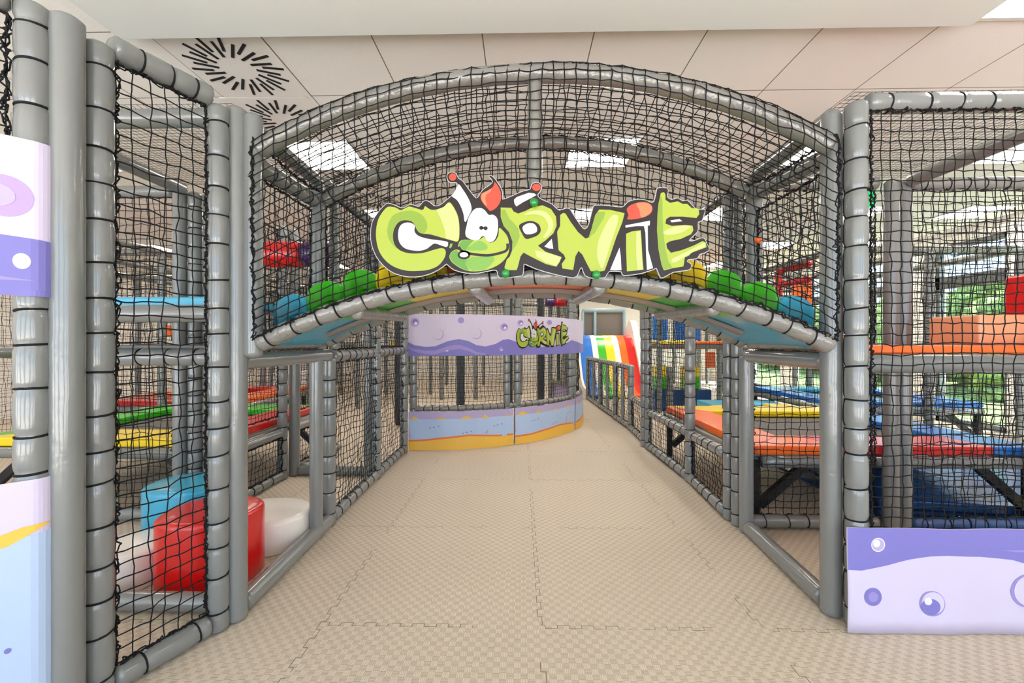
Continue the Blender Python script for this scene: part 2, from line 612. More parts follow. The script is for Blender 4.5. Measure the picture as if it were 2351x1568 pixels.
def quad(p00, p10, p01, p11):
    p00, p10, p01, p11 = (np.array(p, float) for p in (p00, p10, p01, p11))
    def S(u, v):
        u, v = u[..., None], v[..., None]
        return p00 * (1 - u) * (1 - v) + p10 * u * (1 - v) + p01 * (1 - u) * v + p11 * u * v
    return S

def wallnet(x0, y0, x1, y1, z0, z1, label, group=None, pitch=0.05, **k):
    L = math.hypot(x1 - x0, y1 - y0)
    return net(quad((x0, y0, z0), (x1, y1, z0), (x0, y0, z1), (x1, y1, z1)), max(2, round(L / pitch)), max(2, round((z1 - z0) / pitch)), label, group, **k)

# ------------------------------------------------------------------ flat printed shapes
def smooth(pts, sub=3):
    P = np.array(pts, float)
    n = len(P)
    out = []
    for i in range(n):
        p0, p1, p2, p3 = P[i - 1], P[i], P[(i + 1) % n], P[(i + 2) % n]
        for s in range(sub):
            t = s / sub
            out.append(0.5 * ((2 * p1) + (-p0 + p2) * t + (2 * p0 - 5 * p1 + 4 * p2 - p3) * t * t + (-p0 + 3 * p1 - 3 * p2 + p3) * t ** 3))
    return [tuple(p) for p in out]

def ell(cx, cy, rx, ry, n=28, rot=0.0):
    c, s = math.cos(rot), math.sin(rot)
    return [(cx + rx * math.cos(a) * c - ry * math.sin(a) * s, cy + rx * math.cos(a) * s + ry * math.sin(a) * c) for a in np.linspace(0, 2 * PI, n, endpoint=False)]

def stroke(pts, wd):
    P = np.array(pts, float)
    P2, _ = (P, None) if len(P) > 8 else (np.array([tuple(0.5 * ((2 * P[i]) + (-P[max(i - 1, 0)] + P[i + 1]) * t + (2 * P[max(i - 1, 0)] - 5 * P[i] + 4 * P[i + 1] - P[min(i + 2, len(P) - 1)]) * t * t + (-P[max(i - 1, 0)] + 3 * P[i] - 3 * P[i + 1] + P[min(i + 2, len(P) - 1)]) * t ** 3)) for i in range(len(P) - 1) for t in (0, .25, .5, .75)] + [tuple(P[-1])]), None)
    T = np.gradient(P2, axis=0); T /= np.linalg.norm(T, axis=1)[:, None]
    Nn = np.stack([-T[:, 1], T[:, 0]], 1)
    ww = np.broadcast_to(np.asarray(wd, float), (len(P2),)) / 2
    a = P2 + Nn * ww[:, None]; b = P2 - Nn * ww[:, None]
    return [tuple(p) for p in a] + [tuple(p) for p in b[::-1]]

def decal(mb, poly, S, off, mi, maxlen=None):
    """poly in 2D, S(x, y, off) -> 3D"""
    tris = tessellate_polygon([[Vector((x, y, 0)) for x, y in poly]])
    T = [tuple(poly[i] for i in t) for t in tris]
    if maxlen:
        stack, T2 = list(T), []
        while stack:
            a, b, c = stack.pop()
            d = [(abs(a[0] - b[0]), 0), (abs(b[0] - c[0]), 1), (abs(c[0] - a[0]), 2)]
            mx, e = max(d)
            if mx <= maxlen:
                T2.append((a, b, c)); continue
            if e == 0:
                m_ = ((a[0] + b[0]) / 2, (a[1] + b[1]) / 2); stack += [(a, m_, c), (m_, b, c)]
            elif e == 1:
                m_ = ((b[0] + c[0]) / 2, (b[1] + c[1]) / 2); stack += [(a, b, m_), (a, m_, c)]
            else:
                m_ = ((c[0] + a[0]) / 2, (c[1] + a[1]) / 2); stack += [(a, b, m_), (m_, b, c)]
        T = T2
    vs, fs = [], []
    for t in T:
        P = [np.array(S(x, y, off), float) for x, y in t]
        k = len(vs)
        vs += P
        fs.append((k, k + 1, k + 2))
    mb.add(vs, fs, mi)

OUT = [(215,248),(250,262),(290,278),(320,268),(345,255),(380,262),(405,270),(430,240),(450,230),(475,240),(500,262),(530,265),(560,250),(590,225),(615,205),(640,180),(655,150),(660,120),(650,108),(615,108),(597,92),(592,65),(605,48),(625,44),(650,55),(665,85),(690,100),(720,140),(750,180),(780,215),(800,205),(812,185),(830,160),(860,140),(880,125),(893,108),(885,88),(870,72),(876,66),(895,78),(910,95),(925,118),(945,150),(955,190),(955,225),(1000,212),(1050,190),(1100,170),(1140,160),(1150,130),(1175,115),(1200,122),(1212,145),(1200,175),(1185,195),(1200,220),(1240,240),(1280,258),(1300,278),(1330,300),(1370,288),(1395,290),(1415,320),(1450,375),(1485,420),(1500,422),(1515,410),(1530,370),(1550,290),(1565,268),(1650,272),(1740,282),(1775,250),(1830,232),(1890,236),(1935,255),(1955,225),(1965,175),(1975,158),(2030,160),(2035,185),(2030,215),(2060,235),(2100,225),(2130,245),(2160,240),(2190,270),(2210,290),(2240,300),(2275,300),(2270,325),(2255,370),(2230,380),(2230,430),(2215,455),(2170,500),(2200,505),(2240,490),(2270,488),(2285,520),(2302,560),(2270,580),(2240,590),(2225,615),(2190,620),(2165,625),(2160,640),(2185,655),(2180,685),(2140,695),(2070,705),(2005,740),(1985,730),(1965,680),(1940,688),(1900,700),(1860,712),(1750,725),(1735,700),(1655,698),(1630,735),(1590,740),(1550,742),(1500,725),(1480,675),(1465,680),(1450,715),(1420,738),(1300,715),(1180,680),(1110,650),(1095,655),(1090,715),(1060,728),(940,738),(925,700),(900,685),(800,705),(720,705),(640,685),(600,655),(585,645),(560,665),(500,700),(420,725),(330,728),(240,705),(170,655),(120,590),(90,510),(85,440),(95,370),(130,310),(165,270),(190,248)]
# (material, level, polygon, smooth?) grouped by letter
LOGO = [
 ('letter_c', 's_green', 1, [(225,268),(255,275),(280,290),(300,285),(335,268),(355,270),(390,280),(430,290),(445,265),(460,275),(490,290),(540,285),(570,270),(595,245),(615,245),(645,290),(665,340),(673,400),(672,470),(660,500),(620,492),(560,475),(480,452),(420,445),(395,425),(380,395),(365,372),(340,360),(300,358),(265,375),(240,415),(232,460),(240,510),(270,550),(320,572),(380,578),(440,572),(500,555),(550,543),(575,550),(583,575),(570,615),(530,660),(470,685),(400,692),(320,690),(240,665),(180,620),(140,560),(122,490),(120,420),(135,350),(165,300),(195,270)], 1),
 ('letter_c', 's_green2', 2, [(300,300),(360,295),(420,320),(455,365),(460,410),(440,444),(420,443),(397,424),(382,394),(366,370),(340,358),(300,356),(263,374),(238,414),(230,460),(238,510),(262,545),(230,520),(205,480),(195,430),(205,370),(240,320)], 1),
 ('letter_c', 's_light', 2, [(520,290),(570,272),(597,248),(613,248),(643,292),(663,342),(671,400),(670,470),(659,498),(620,490),(585,480),(575,420),(550,350)], 0),
 ('letter_c', 's_white', 1, [(270,420),(290,385),(330,372),(365,382),(378,400),(375,430),(400,460),(460,480),(530,490),(590,500),(598,515),(590,535),(560,528),(510,512),(480,530),(450,550),(400,560),(330,550),(290,525),(268,480)], 1),
 ('letter_o', 's_mg', 1, [(605,540),(612,515),(628,512),(622,535),(612,545)], 0),
 ('antenna_knob', 's_coral', 1, ell(628, 75, 24, 25), 0),
 ('antenna_stalk', 's_white', 1, [(640,175),(655,150),(668,122),(692,152),(720,195),(745,245),(753,290),(735,330),(715,370),(705,360),(700,320),(680,265),(655,225),(622,200)], 1),
 ('flame', 's_coral', 1, [(905,110),(930,140),(945,180),(945,230),(920,275),(880,300),(860,285),(830,250),(813,215),(820,185),(850,170),(885,150),(900,130)], 1),
 ('flame', 's_orange', 2, [(885,152),(875,175),(850,195),(845,225),(855,265),(832,250),(815,215),(822,187),(850,172)], 1),
 ('antenna_arm', 's_white', 1, [(1032,228),(1050,210),(1130,182),(1165,187),(1180,197),(1150,215),(1090,245),(1048,272),(1035,252)], 0),
 ('antenna_tip', 's_coral', 1, ell(1180, 147, 28, 24), 0),
 ('letter_o', 's_green', 1, [(665,520),(690,490),(760,490),(800,492),(835,470),(857,497),(880,508),(910,495),(930,460),(935,412),(960,430),(990,470),(1000,520),(1000,560),(985,600),(950,640),(900,670),(840,690),(760,697),(700,685),(640,650),(612,620),(608,590),(625,565),(652,552),(670,555)], 1),
 ('letter_o', 's_dg', 2, [(667,520),(692,491),(770,491),(740,520),(712,560),(690,548)], 0),
 ('letter_o', 's_mg', 2, [(742,530),(800,496),(850,520),(855,550),(800,560),(720,555)], 1),
 ('letter_o', 's_dg', 2, [(610,590),(627,567),(655,554),(680,600),(720,618),(712,650),(740,694),(700,683),(642,648),(614,620)], 0),
 ('letter_o', 's_mg', 2, [(720,620),(760,602),(900,600),(905,625),(870,665),(838,687),(760,694),(735,680),(714,650)], 0),
 ('letter_o/mouth', 's_dark', 3, stroke([(668,535),(690,562),(740,580),(850,592),(930,580),(985,558),(990,515)], 17), 0),
 ('letter_o/mouth', 's_dark', 3, ell(703, 588, 42, 30), 0),
 ('letter_o/mouth', 's_white', 4, ell(703, 588, 28, 17), 0),
 ('letter_o/eyes', 's_white', 2, [(720,400),(735,340),(770,290),(810,280),(840,295),(865,325),(895,325),(922,350),(928,400),(922,450),(905,490),(880,505),(855,495),(840,470),(820,468),(800,490),(760,490),(720,470),(712,440)], 1),
 ('letter_o/eyes', 's_dark', 3, ell(817, 411, 13, 13), 0),
 ('letter_o/eyes', 's_dark', 3, ell(846, 414, 13, 13), 0),
 ('letter_o/eyes', 's_dark', 3, ell(831, 412, 10, 5), 0),
 ('letter_r', 's_green', 1, [(945,278),(1015,280),(1030,305),(1060,318),(1110,300),(1160,275),(1220,265),(1275,290),(1308,340),(1312,400),(1290,450),(1240,495),(1190,530),(1240,570),(1300,590),(1345,605),(1330,640),(1310,668),(1240,650),(1160,610),(1095,575),(1075,600),(1060,660),(1050,690),(975,690),(970,670),(985,620),(1005,600),(1020,560),(1022,500),(1000,440),(965,400),(945,340)], 0),
 ('letter_r', 's_green2', 2, [(948,290),(975,295),(1000,350),(1040,390),(1062,420),(1070,470),(1050,520),(1023,560),(1022,500),(1002,440),(967,400),(948,340)], 0),
 ('letter_r/counter', 's_dark', 2, [(1065,400),(1100,375),(1150,368),(1195,390),(1208,430),(1190,460),(1150,478),(1110,485),(1085,450)], 1),
 ('letter_r/counter', 's_white', 3, [(1088,410),(1120,385),(1160,385),(1182,410),(1180,440),(1140,455),(1105,450)], 1),
 ('letter_r', 's_white', 1, [(1232,535),(1280,485),(1290,550),(1260,548)], 0),
 ('letter_r', 's_light', 2, [(1095,325),(1160,300),(1230,305),(1275,345),(1290,400),(1270,450),(1235,480),(1225,470),(1250,430),(1255,390),(1230,345),(1180,325)], 1),
 ('letter_r', 's_light', 2, [(1170,560),(1230,572),(1341,607),(1328,638),(1308,664),(1240,640),(1180,600)], 0),
 ('letter_n', 's_green', 1, [(1335,330),(1355,315),(1370,320),(1400,370),(1450,440),(1500,485),(1530,475),(1545,400),(1565,330),(1590,295),(1660,298),(1755,320),(1740,380),(1700,480),(1660,600),(1625,695),(1600,700),(1535,698),(1510,650),(1480,590),(1455,565),(1435,600),(1420,690),(1350,680),(1345,650),(1370,615),(1360,590),(1325,560),(1315,440),(1335,400)], 0),
 ('letter_n', 's_light', 2, [(1660,350),(1690,330),(1715,345),(1705,400),(1670,500),(1640,600),(1610,680),(1590,650),(1575,590),(1585,500),(1620,420)], 1),
 ('letter_n', 's_green2', 2, [(1580,312),(1630,310),(1620,350),(1590,400),(1560,450),(1520,478),(1545,405),(1566,335)], 0),
 ('letter_i', 's_coral', 1, [(1770,290),(1800,265),(1860,248),(1910,255),(1935,280),(1930,315),(1900,340),(1850,355),(1775,362),(1780,335),(1772,310)], 1),
 ('letter_i', 's_orange', 2, [(1830,262),(1860,252),(1908,258),(1931,282),(1926,313),(1898,337),(1862,348),(1850,300)], 1),
 ('letter_i', 's_green', 1, [(1765,455),(1800,440),(1860,432),(1865,500),(1870,600),(1878,690),(1830,695),(1770,700),(1768,640),(1765,560)], 0),
 ('letter_i', 's_light', 2, [(1830,442),(1857,437),(1862,520),(1872,688),(1840,691),(1830,600)], 0),
 ('letter_i', 's_white', 1, [(1760,400),(1840,385),(1920,370),(1918,400),(1905,404),(1907,560),(1940,680),(1900,692),(1895,600),(1890,450),(1880,405),(1830,405),(1762,415)], 0),
 ('letter_i', 's_white', 1, [(1660,693),(1690,620),(1722,545),(1730,600),(1735,693)], 0),
 ('letter_e', 's_green', 1, [(1990,190),(2010,185),(2020,200),(2020,235),(2050,255),(2100,245),(2130,262),(2160,262),(2190,290),(2235,295),(2238,330),(2220,355),(2130,345),(2050,345),(2025,360),(2020,390),(2060,405),(2150,400),(2195,405),(2200,435),(2185,460),(2120,490),(2050,505),(2025,520),(2030,550),(2055,580),(2120,565),(2200,535),(2260,505),(2280,515),(2285,545),(2230,565),(2190,580),(2170,600),(2145,610),(2140,650),(2135,670),(2070,680),(2010,695),(1995,660),(1975,560),(1965,430),(1968,330),(1975,260)], 0),
 ('letter_e', 's_white', 1, [(2050,370),(2110,360),(2130,375),(2060,382)], 0),
 ('letter_e', 's_light', 2, [(2010,440),(2100,408),(2185,408),(2120,450),(2030,465)], 1),
 ('letter_e', 's_light', 2, [(2062,620),(2120,592),(2200,552),(2272,514),(2278,540),(2200,574),(2150,606),(2080,645),(2058,640)], 0),
 ('letter_e', 's_green2', 2, [(1970,330),(1977,262),(1991,205),(2000,240),(2000,330),(2005,450),(2020,560),(2040,640),(2066,676),(2012,690),(1997,660),(1977,560),(1967,430)], 0),
]

# ================================================================== the room
Z_C = 2.96
def struct(name, mb, m, **k):
    o = mb.build(name, m, **k)
    o['kind'] = 'structure'
    return o
X_L, X_R, Y_N, Y_F = -8.6, 6.45, -3.0, 14.5
struct('floor', MB().box(X_L, Y_N, -0.1, X_R + 0.2, Y_F, 0.0), M['floor'])
struct('ceiling', MB().box(X_L, Y_N, Z_C, X_R + 0.2, Y_F, Z_C + 0.1), M['ceiling'])
struct('wall_back', MB().box(X_L, Y_F, 0, X_R + 0.2, Y_F + 0.15, Z_C), M['wallpaint'])
struct('wall_left', MB().box(X_L - 0.15, Y_N, 0, X_L, Y_F, Z_C), M['wallpaint'])
struct('trim_1', MB().box(-2.12, 0.2, Z_C - 0.065, 2.28, 2.18, Z_C - 0.002), M['soffit'])     # flat bulkhead across the ceiling
nw = MB()  # unseen wall behind the camera, gaps and piers shaped to streak the vinyl reflections
xs_ = [X_L, -7.6, -6.0, -5.4, -3.8, -3.2, -1.6, -1.0, 0.9, 1.5, 3.1, 3.7, 5.3, X_R + 0.2]
for i in range(0, len(xs_), 2):
    nw.box(xs_[i], Y_N - .2, 0, xs_[i + 1], Y_N, Z_C)
for i in range(1, len(xs_) - 1, 2):
    nw.box(xs_[i], Y_N - .2, 2.82, xs_[i + 1], Y_N, Z_C)
    nw.box(xs_[i], Y_N - .2, 0, xs_[i + 1], Y_N, .08)
struct('wall_near', nw, M['wallpaint'])
# right wall with tall windows onto the garden
wins = [(3.9, 5.3), (5.72, 6.72), (7.1, 8.5), (8.85, 10.2), (10.6, 12.0), (12.4, 13.8)]
wr = MB()
ys = [Y_N] + [y for a in wins for y in a] + [Y_F]
for i in range(0, len(ys), 2):
    wr.box(X_R, ys[i], 0, X_R + 0.2, ys[i + 1], Z_C)
for a, b in wins:
    wr.box(X_R, a, 2.76, X_R + 0.2, b, Z_C)
    wr.box(X_R, a, 0, X_R + 0.2, b, 0.06)
struct('wall_right', wr, M['wallpaint'])
for i, (a, b) in enumerate(wins):
    m = MB()
    for (y0, y1, z0, z1) in ((a, a + .06, .06, 2.76), (b - .06, b, .06, 2.76), (a, b, .06, .14), (a, b, 2.69, 2.76), (a, b, 2.10, 2.28)):
        m.box(X_R + 0.04, y0, z0, X_R + 0.12, y1, z1)
    o = struct('window_%d' % (i + 1), m, M['frame'])
    g = MB().box(X_R + 0.075, a + .06, .14, X_R + 0.083, b - .06, 2.69).build('glass_pane', M['glass'], o)

# garden outside
g = MB()
g.box(X_R + 0.2, -4, -0.15, 30, 30, -0.05)
struct('ground', g, M['grass'])
bm = bmesh.new()
rr = np.random.default_rng(3)
for i in range(95):
    y_ = rr.uniform(3.5, 24)
    x_ = 10.5 + rr.uniform(0, 3.5) + (y_ - 5) * .12
    z_ = rr.uniform(.2, 2.6)
    bmesh.ops.create_icosphere(bm, subdivisions=4, radius=rr.uniform(.5, 1.0), matrix=Matrix.Translation((x_, y_, z_)))
for v in bm.verts:
    q = v.co
    n_ = v.normal.copy()
    v.co += n_ * (0.10 * math.sin(q.x * 11 + q.y * 7) * math.sin(q.z * 13 + q.x * 3) + rr.uniform(-0.08, 0.08))
    v.co.z = max(v.co.z, -.05)
me = bpy.data.meshes.new('garden_hedge')
bm.to_mesh(me); bm.free()
me.materials.append(M['leaf'])
o = bpy.data.objects.new('garden_hedge', me)
COL.objects.link(o)
tag(o, 'sunlit green hedge in the garden outside the tall windows', 'hedge', kind='stuff')

# ceiling lights
def ceiling_light(x, y, label, group='square ceiling lights'):
    e = empty('ceiling_light', (x, y, Z_C), label, 'ceiling light', group)
    f = MB()
    h = 0.297
    for (a, b, c, d) in ((-h, -h, h, -h + .02), (-h, h - .02, h, h), (-h, -h + .02, -h + .02, h - .02), (h - .02, -h + .02, h, h - .02)):
        f.box(a, b, -0.014, c, d, -0.001)
    fr_ = f.build('light_frame', M['steel'], e)
    MB().box(-h + .02, -h + .02, -0.010, h - .02, h - .02, -0.002).build('diffuser', M['lamp'], fr_)
cols = {-1.72: 'left', 0.70: 'middle', 2.52: 'right'}
for y in (1.92, 3.72, 5.53, 7.35, 9.16, 10.98, 12.8):
    for x in (-6.56, -4.14, -1.72, 0.70, 2.52, 4.33, 5.8):
        if y < 2.5 and x < 2: continue
        if y == 3.72 and x in (0.70, 2.52, -1.72, 4.33):
            lab = {-1.72: 'square ceiling light behind the left shoulder of the arch net', 0.70: 'square ceiling light seen just under the top back arch, above the sign', 2.52: 'square ceiling light behind the right shoulder of the arch net', 4.33: 'square ceiling light above the right front net, behind the sloping bar'}[x]
            ceiling_light(x, y, lab)
        elif y < 2.5 and x == 2.52:
            ceiling_light(x, y, 'square ceiling light cut by the top right corner of the picture')
        elif y < 2.5:
            continue
        else:
            ceiling_light(x, y, 'square recessed ceiling light further back in the hall, seen through nets')

# swirl vents
def vent(x, y, label):
    e = empty('ceiling_vent', (x, y, Z_C), label, 'air vent', 'round slotted air vents in the ceiling')
    MB().box(-0.297, -0.297, -0.006, 0.297, 0.297, -0.001).build('vent_plate', M['ventwhite'], e)
    s = MB()
    for k in range(28):
        a = 2 * PI * k / 28
        r0, r1 = (0.105, 0.235) if k % 2 else (0.155, 0.275)
        d = np.array([math.cos(a + 0.16), math.sin(a + 0.16), 0])
        p = np.array([math.cos(a), math.sin(a), 0]) * (r0 + r1) / 2 + np.array([0, 0, -0.007])
        s.obox(p, d, (-d[1], d[0], 0), (0, 0, 1), (r1 - r0) / 2, 0.0085, 0.0018)
    s.build('vent_slots', M['slot'], e)
vent(-1.72, 2.52, 'round slotted ceiling vent, the nearer one above the left panel')
vent(-1.76, 3.12, 'round slotted ceiling vent half hidden by the left end of the arch')
vent(-1.72, 4.32, 'round slotted ceiling vent seen through the arch net left of the sign')
vent(-1.72, 4.93, 'round slotted ceiling vent seen through the net just beside the letter C')

# ================================================================== front left
TOP, MID = 2.375, 1.20
A_, B_, C_, D_, E_ = (-1.575, 1.325), (-1.52, 1.375), (-1.515, 1.475), (-1.362, 1.86), (-1.325, 1.93)
post(*A_, 0, TOP + .01, 'laced grey padded post at the left picture edge, crossed by lilac banners', strapped=True, pitch=0.13)
post(*B_, 0, TOP, 'plain smooth grey padded post between two laced posts at far left', r=0.046)
post(*C_, 0, TOP - .02, 'laced grey padded post on the left side of the narrow left net panel', strapped=True)
post(*D_, 0, TOP - .03, 'laced grey padded post on the right side of the narrow left net panel', strapped=True)
post(*E_, 0, TOP + .01, 'plain grey padded post carrying the left end of the arch bridge', r=0.046)
post(-1.262, 1.955, MID + .02, TOP - .01, 'upper plain grey post doubling the left arch post, right of it', r=.042)
bar((C_[0] + .01, C_[1] + .03, TOP + .0), (D_[0] - .01, D_[1] - .03, TOP), 'grey padded top bar of the narrow left net panel', strapped=True, pitch=0.09)
bar((C_[0] + .01, C_[1] + .04, .05), (D_[0] - .01, D_[1] - .04, .05), 'grey padded floor bar under the narrow left net panel', strapped=True, pitch=0.16)
dx, dy = D_[0] - C_[0], D_[1] - C_[1]
dl = math.hypot(dx, dy); dx /= dl; dy /= dl
wallnet(C_[0] + dx * .05, C_[1] + dy * .05, D_[0] - dx * .05, D_[1] - dy * .05, .10, TOP - .05, 'tall narrow black net between the two laced posts at left', pitch=0.052, r=0.0027, wave=0.008, jit=0.003)
# what leaves the frame at the left
ax, ay = -1.66, 1.24
bar((A_[0] - .45, A_[1] - .45, TOP), (A_[0] - .03, A_[1] - .03, TOP), 'grey padded top bar leaving the picture at the upper left corner', strapped=True)
bar((A_[0] - .45, A_[1] - .45, .80), (A_[0] - .03, A_[1] - .03, .80), 'short grey padded bar at the left picture edge below the upper banner')
wallnet(A_[0] - .45, A_[1] - .45, A_[0] - .04, A_[1] - .04, 1.92, TOP - .05, 'scrap of black net above the upper left banner at the picture edge')
wallnet(A_[0] - .45, A_[1] - .45, A_[0] - .04, A_[1] - .04, .10, .76, 'scrap of black net at the left edge above the lower left banner')

# flat banner helper
def flat_S(p0, p1, z0, h, nrm):
    p0, p1, nrm = np.array(p0, float), np.array(p1, float), np.array(nrm, float)
    def S(x, y, off):
        wv = 0.004 * math.sin(x * 9 + y * 5) + 0.003 * math.sin(x * 23)
        p = p0 + (p1 - p0) * x
        return (p[0] + nrm[0] * (off + wv), p[1] + nrm[1] * (off + wv), z0 + h * y)
    return S
def grid_poly(mb, S, nx, ny, mi=0, thick=0.004):
    vs = [S(i / nx, j / ny, 0) for i in range(nx + 1) for j in range(ny + 1)]
    b = [S(i / nx, j / ny, -thick) for i in range(nx + 1) for j in range(ny + 1)]
    n = len(vs)
    f = []
    for i in range(nx):
        for j in range(ny):
            a = i * (ny + 1) + j
            q = (a, a + ny + 1, a + ny + 2, a + 1)
            f += [q, tuple(n + k for k in q[::-1])]
    W_ = ny + 1
    for i in range(nx):
        a, c = i * W_, (i + 1) * W_
        f += [(a, n + a, n + c, c), (a + ny, c + ny, n + c + ny, n + a + ny)]
    for j in range(ny):
        f += [(j, j + 1, n + j + 1, n + j)]
        a = nx * W_ + j
        f += [(a, n + a, n + a + 1, a + 1)]
    mb.add(vs + b, f, mi)

nA = (-0.7071, -0.7071)
nrmA = (0.7071, -0.7071)
A0 = (A_[0] - .45 * 1, A_[1] - .45)
pa = (A_[0] + .046 * .7071, A_[1] + .046 * .7071)
def wrap_S(z0, h):
    # runs along the front of the net panel, then rounds the laced post
    c = np.array(A_); R = 0.052
    tdir = np.array([0.7071, 0.7071]); nd = np.array(nrmA)
    L1 = 0.55
    Lw = R * 1.5
    def S(x, y, off):
        s = x * (L1 + Lw)
        if s < L1:
            p = c + nd * (R + off) - tdir * (L1 - s)
        else:
            a = (s - L1) / R
            p = c + nd * (R + off) * math.cos(a) + tdir * (R + off) * math.sin(a)
        return (p[0], p[1], z0 + h * y)
    return S
BM = [M['lilac'], M['violet'], M['violet2'], M['lavender'], M['skyb'], M['sand'], M['rust'], M['bwhite'], M['pbub']]
m = MB()
S = wrap_S(1.437, 0.49)
grid_poly(m, S, 60, 8, 0, 0.003)
def dec(mb, poly, S, off, mi, ml=0.03):
    decal(mb, poly, S, off, mi, ml)
dec(m, [(0.0, 0.0)] + [(x, 0.0) for x in np.linspace(.05, 1, 20)] + [(1, .36), (.8, .375), (.5, .39), (.2, .36), (0, .33)], S, .0012, 1)
dec(m, [(0.0, 0.06), (.9, .10), (.6, .14), (0, .12)], S, .002, 2)
dec(m, ell(.785, .62, .10, .13), S, .0014, 8)
dec(m, ell(.765, .62, .06, .07), S, .0022, 3)
dec(m, ell(.845, .22, .03, .05), S, .0024, 7)
o = m.build('banner', BM)
tag(o, 'upper lilac and violet printed banner wrapped on the left edge post', 'banner')
m = MB()
S = wrap_S(.02, .84)
grid_poly(m, S, 60, 10, 0, 0.003)
wv_ = [(x, .16 + .1 * math.sin(x * 5)) for x in np.linspace(0, 1, 24)]
dec(m, [(0, 0)] + [(x, 0) for x in np.linspace(.04, 1, 12)] + [(1, .80), (.6, .78), (0, .78)], S, .0012, 4)
dec(m, [(0, .74), (.2, .80), (.4, .78), (.6, .82), (.7, .80), (.85, .83), (.95, .83), (.8, .77), (.5, .74)], S, .0018, 5)
dec(m, [(0, 0), (1, 0), (1, .20), (.9, .16), (.5, .14), (0, .12)], S, .0020, 6)
dec(m, [(0, 0), (1, 0), (1, .16), (.9, .12), (.5, .10), (0, .08)], S, .0026, 5)
dec(m, ell(.80, .39, .012, .010), S, .0022, 1)
o = m.build('banner', BM)
tag(o, 'lower pale blue printed banner wrapped on the left edge post', 'banner')

# ================================================================== front right
J_, JS_ = (1.475, 2.03), (1.525, 1.945)
post(*J_, 0, TOP + .01, 'plain grey padded post carrying the right end of the arch bridge', r=0.046)
post(*JS_, 0, TOP, 'laced grey padded post at the left side of the right front net', strapped=True)
bar((JS_[0] + .04, JS_[1], TOP), (2.75, JS_[1], TOP), 'grey padded top bar above the right front net', strapped=True, pitch=0.15)
bar((JS_[0] + .04, JS_[1] + .08, MID - .01), (2.75, JS_[1] + .08, MID - .01), 'grey padded deck bar crossing behind the right front net')
wallnet(JS_[0] + .05, JS_[1] - .02, 2.75, JS_[1] - .02, .05, TOP - .04, 'large square-mesh black net at the right front, above the lilac banner', pitch=0.0455, wave=0.006, jit=0.0025)
BX0 = 1.447
S = flat_S((BX0, JS_[1] - .052), (2.75, JS_[1] - .052), 0.005, .465, (0, -1))
m = MB()
grid_poly(m, S, 60, 8, 0)
# px -> banner s,t ; u0=1945 .. s
def bs(u, v):
    z = 1.866
    x = (u - 1175.5) / F_PX * z
    Xw = x * math.cos(YAW) - z * math.sin(YAW)
    s = (Xw - BX0) / (2.75 - BX0)
    t = (v - 1443) / (1205 - 1443.0)
    return (s, t)
top = [bs(1945, 1300), bs(1975, 1301), bs(2035, 1290), bs(2090, 1276), bs(2130, 1268), bs(2165, 1265), bs(2240, 1267), bs(2310, 1273), bs(2351, 1284), bs(2420, 1300), bs(2500, 1310)]
dec(m, [(0, 1.0)] + top + [(1, top[-1][1]), (1, 1.0)], S, .0012, 1, .05)
def bub(u, v, ru, kind):
    s, t = bs(u, v)
    s2, t2 = bs(u + ru, v + ru)
    rs, rt = abs(s2 - s), abs(t2 - t)
    if kind == 0:
        dec(m, ell(s, t, rs, rt), S, .0020, 7)
        dec(m, ell(s, t, rs * .85, rt * .85), S, .0026, 3)
        dec(m, ell(s - rs * .25, t + rt * .2, rs * .5, rt * .55), S, .0032, 7)
    elif kind == 1:
        dec(m, ell(s, t, rs, rt), S, .0020, 1)
        dec(m, ell(s, t, rs * .55, rt * .55), S, .0026, 2)
    elif kind == 2:
        dec(m, ell(s, t, rs, rt), S, .0020, 2)
        dec(m, ell(s + rs * .05, t + rt * .05, rs * .88, rt * .88), S, .0026, 0)
        dec(m, ell(s - rs * .15, t - rt * .25, rs * .75, rt * .65), S, .0030, 1)
        dec(m, ell(s - rs * .35, t + rt * .2, rs * .3, rt * .3), S, .0036, 7)
    elif kind == 3:
        dec(m, ell(s, t, rs, rt), S, .0020, 2)
        dec(m, ell(s + rs * .1, t + rt * .02, rs * .93, rt * .93), S, .0026, 0)
bub(2013, 1243, 16, 0)
bub(1999, 1359, 20, 1)
bub(2135, 1375, 28, 2)
bub(2345, 1342, 38, 3)
dec(m, [bs(2285, 1252), bs(2380, 1249), bs(2420, 1256), bs(2320, 1255)], S, .0022, 2)
o = m.build('banner', BM, smooth=True)
tag(o, 'large lilac and violet bubble banner on the floor at lower right', 'banner')

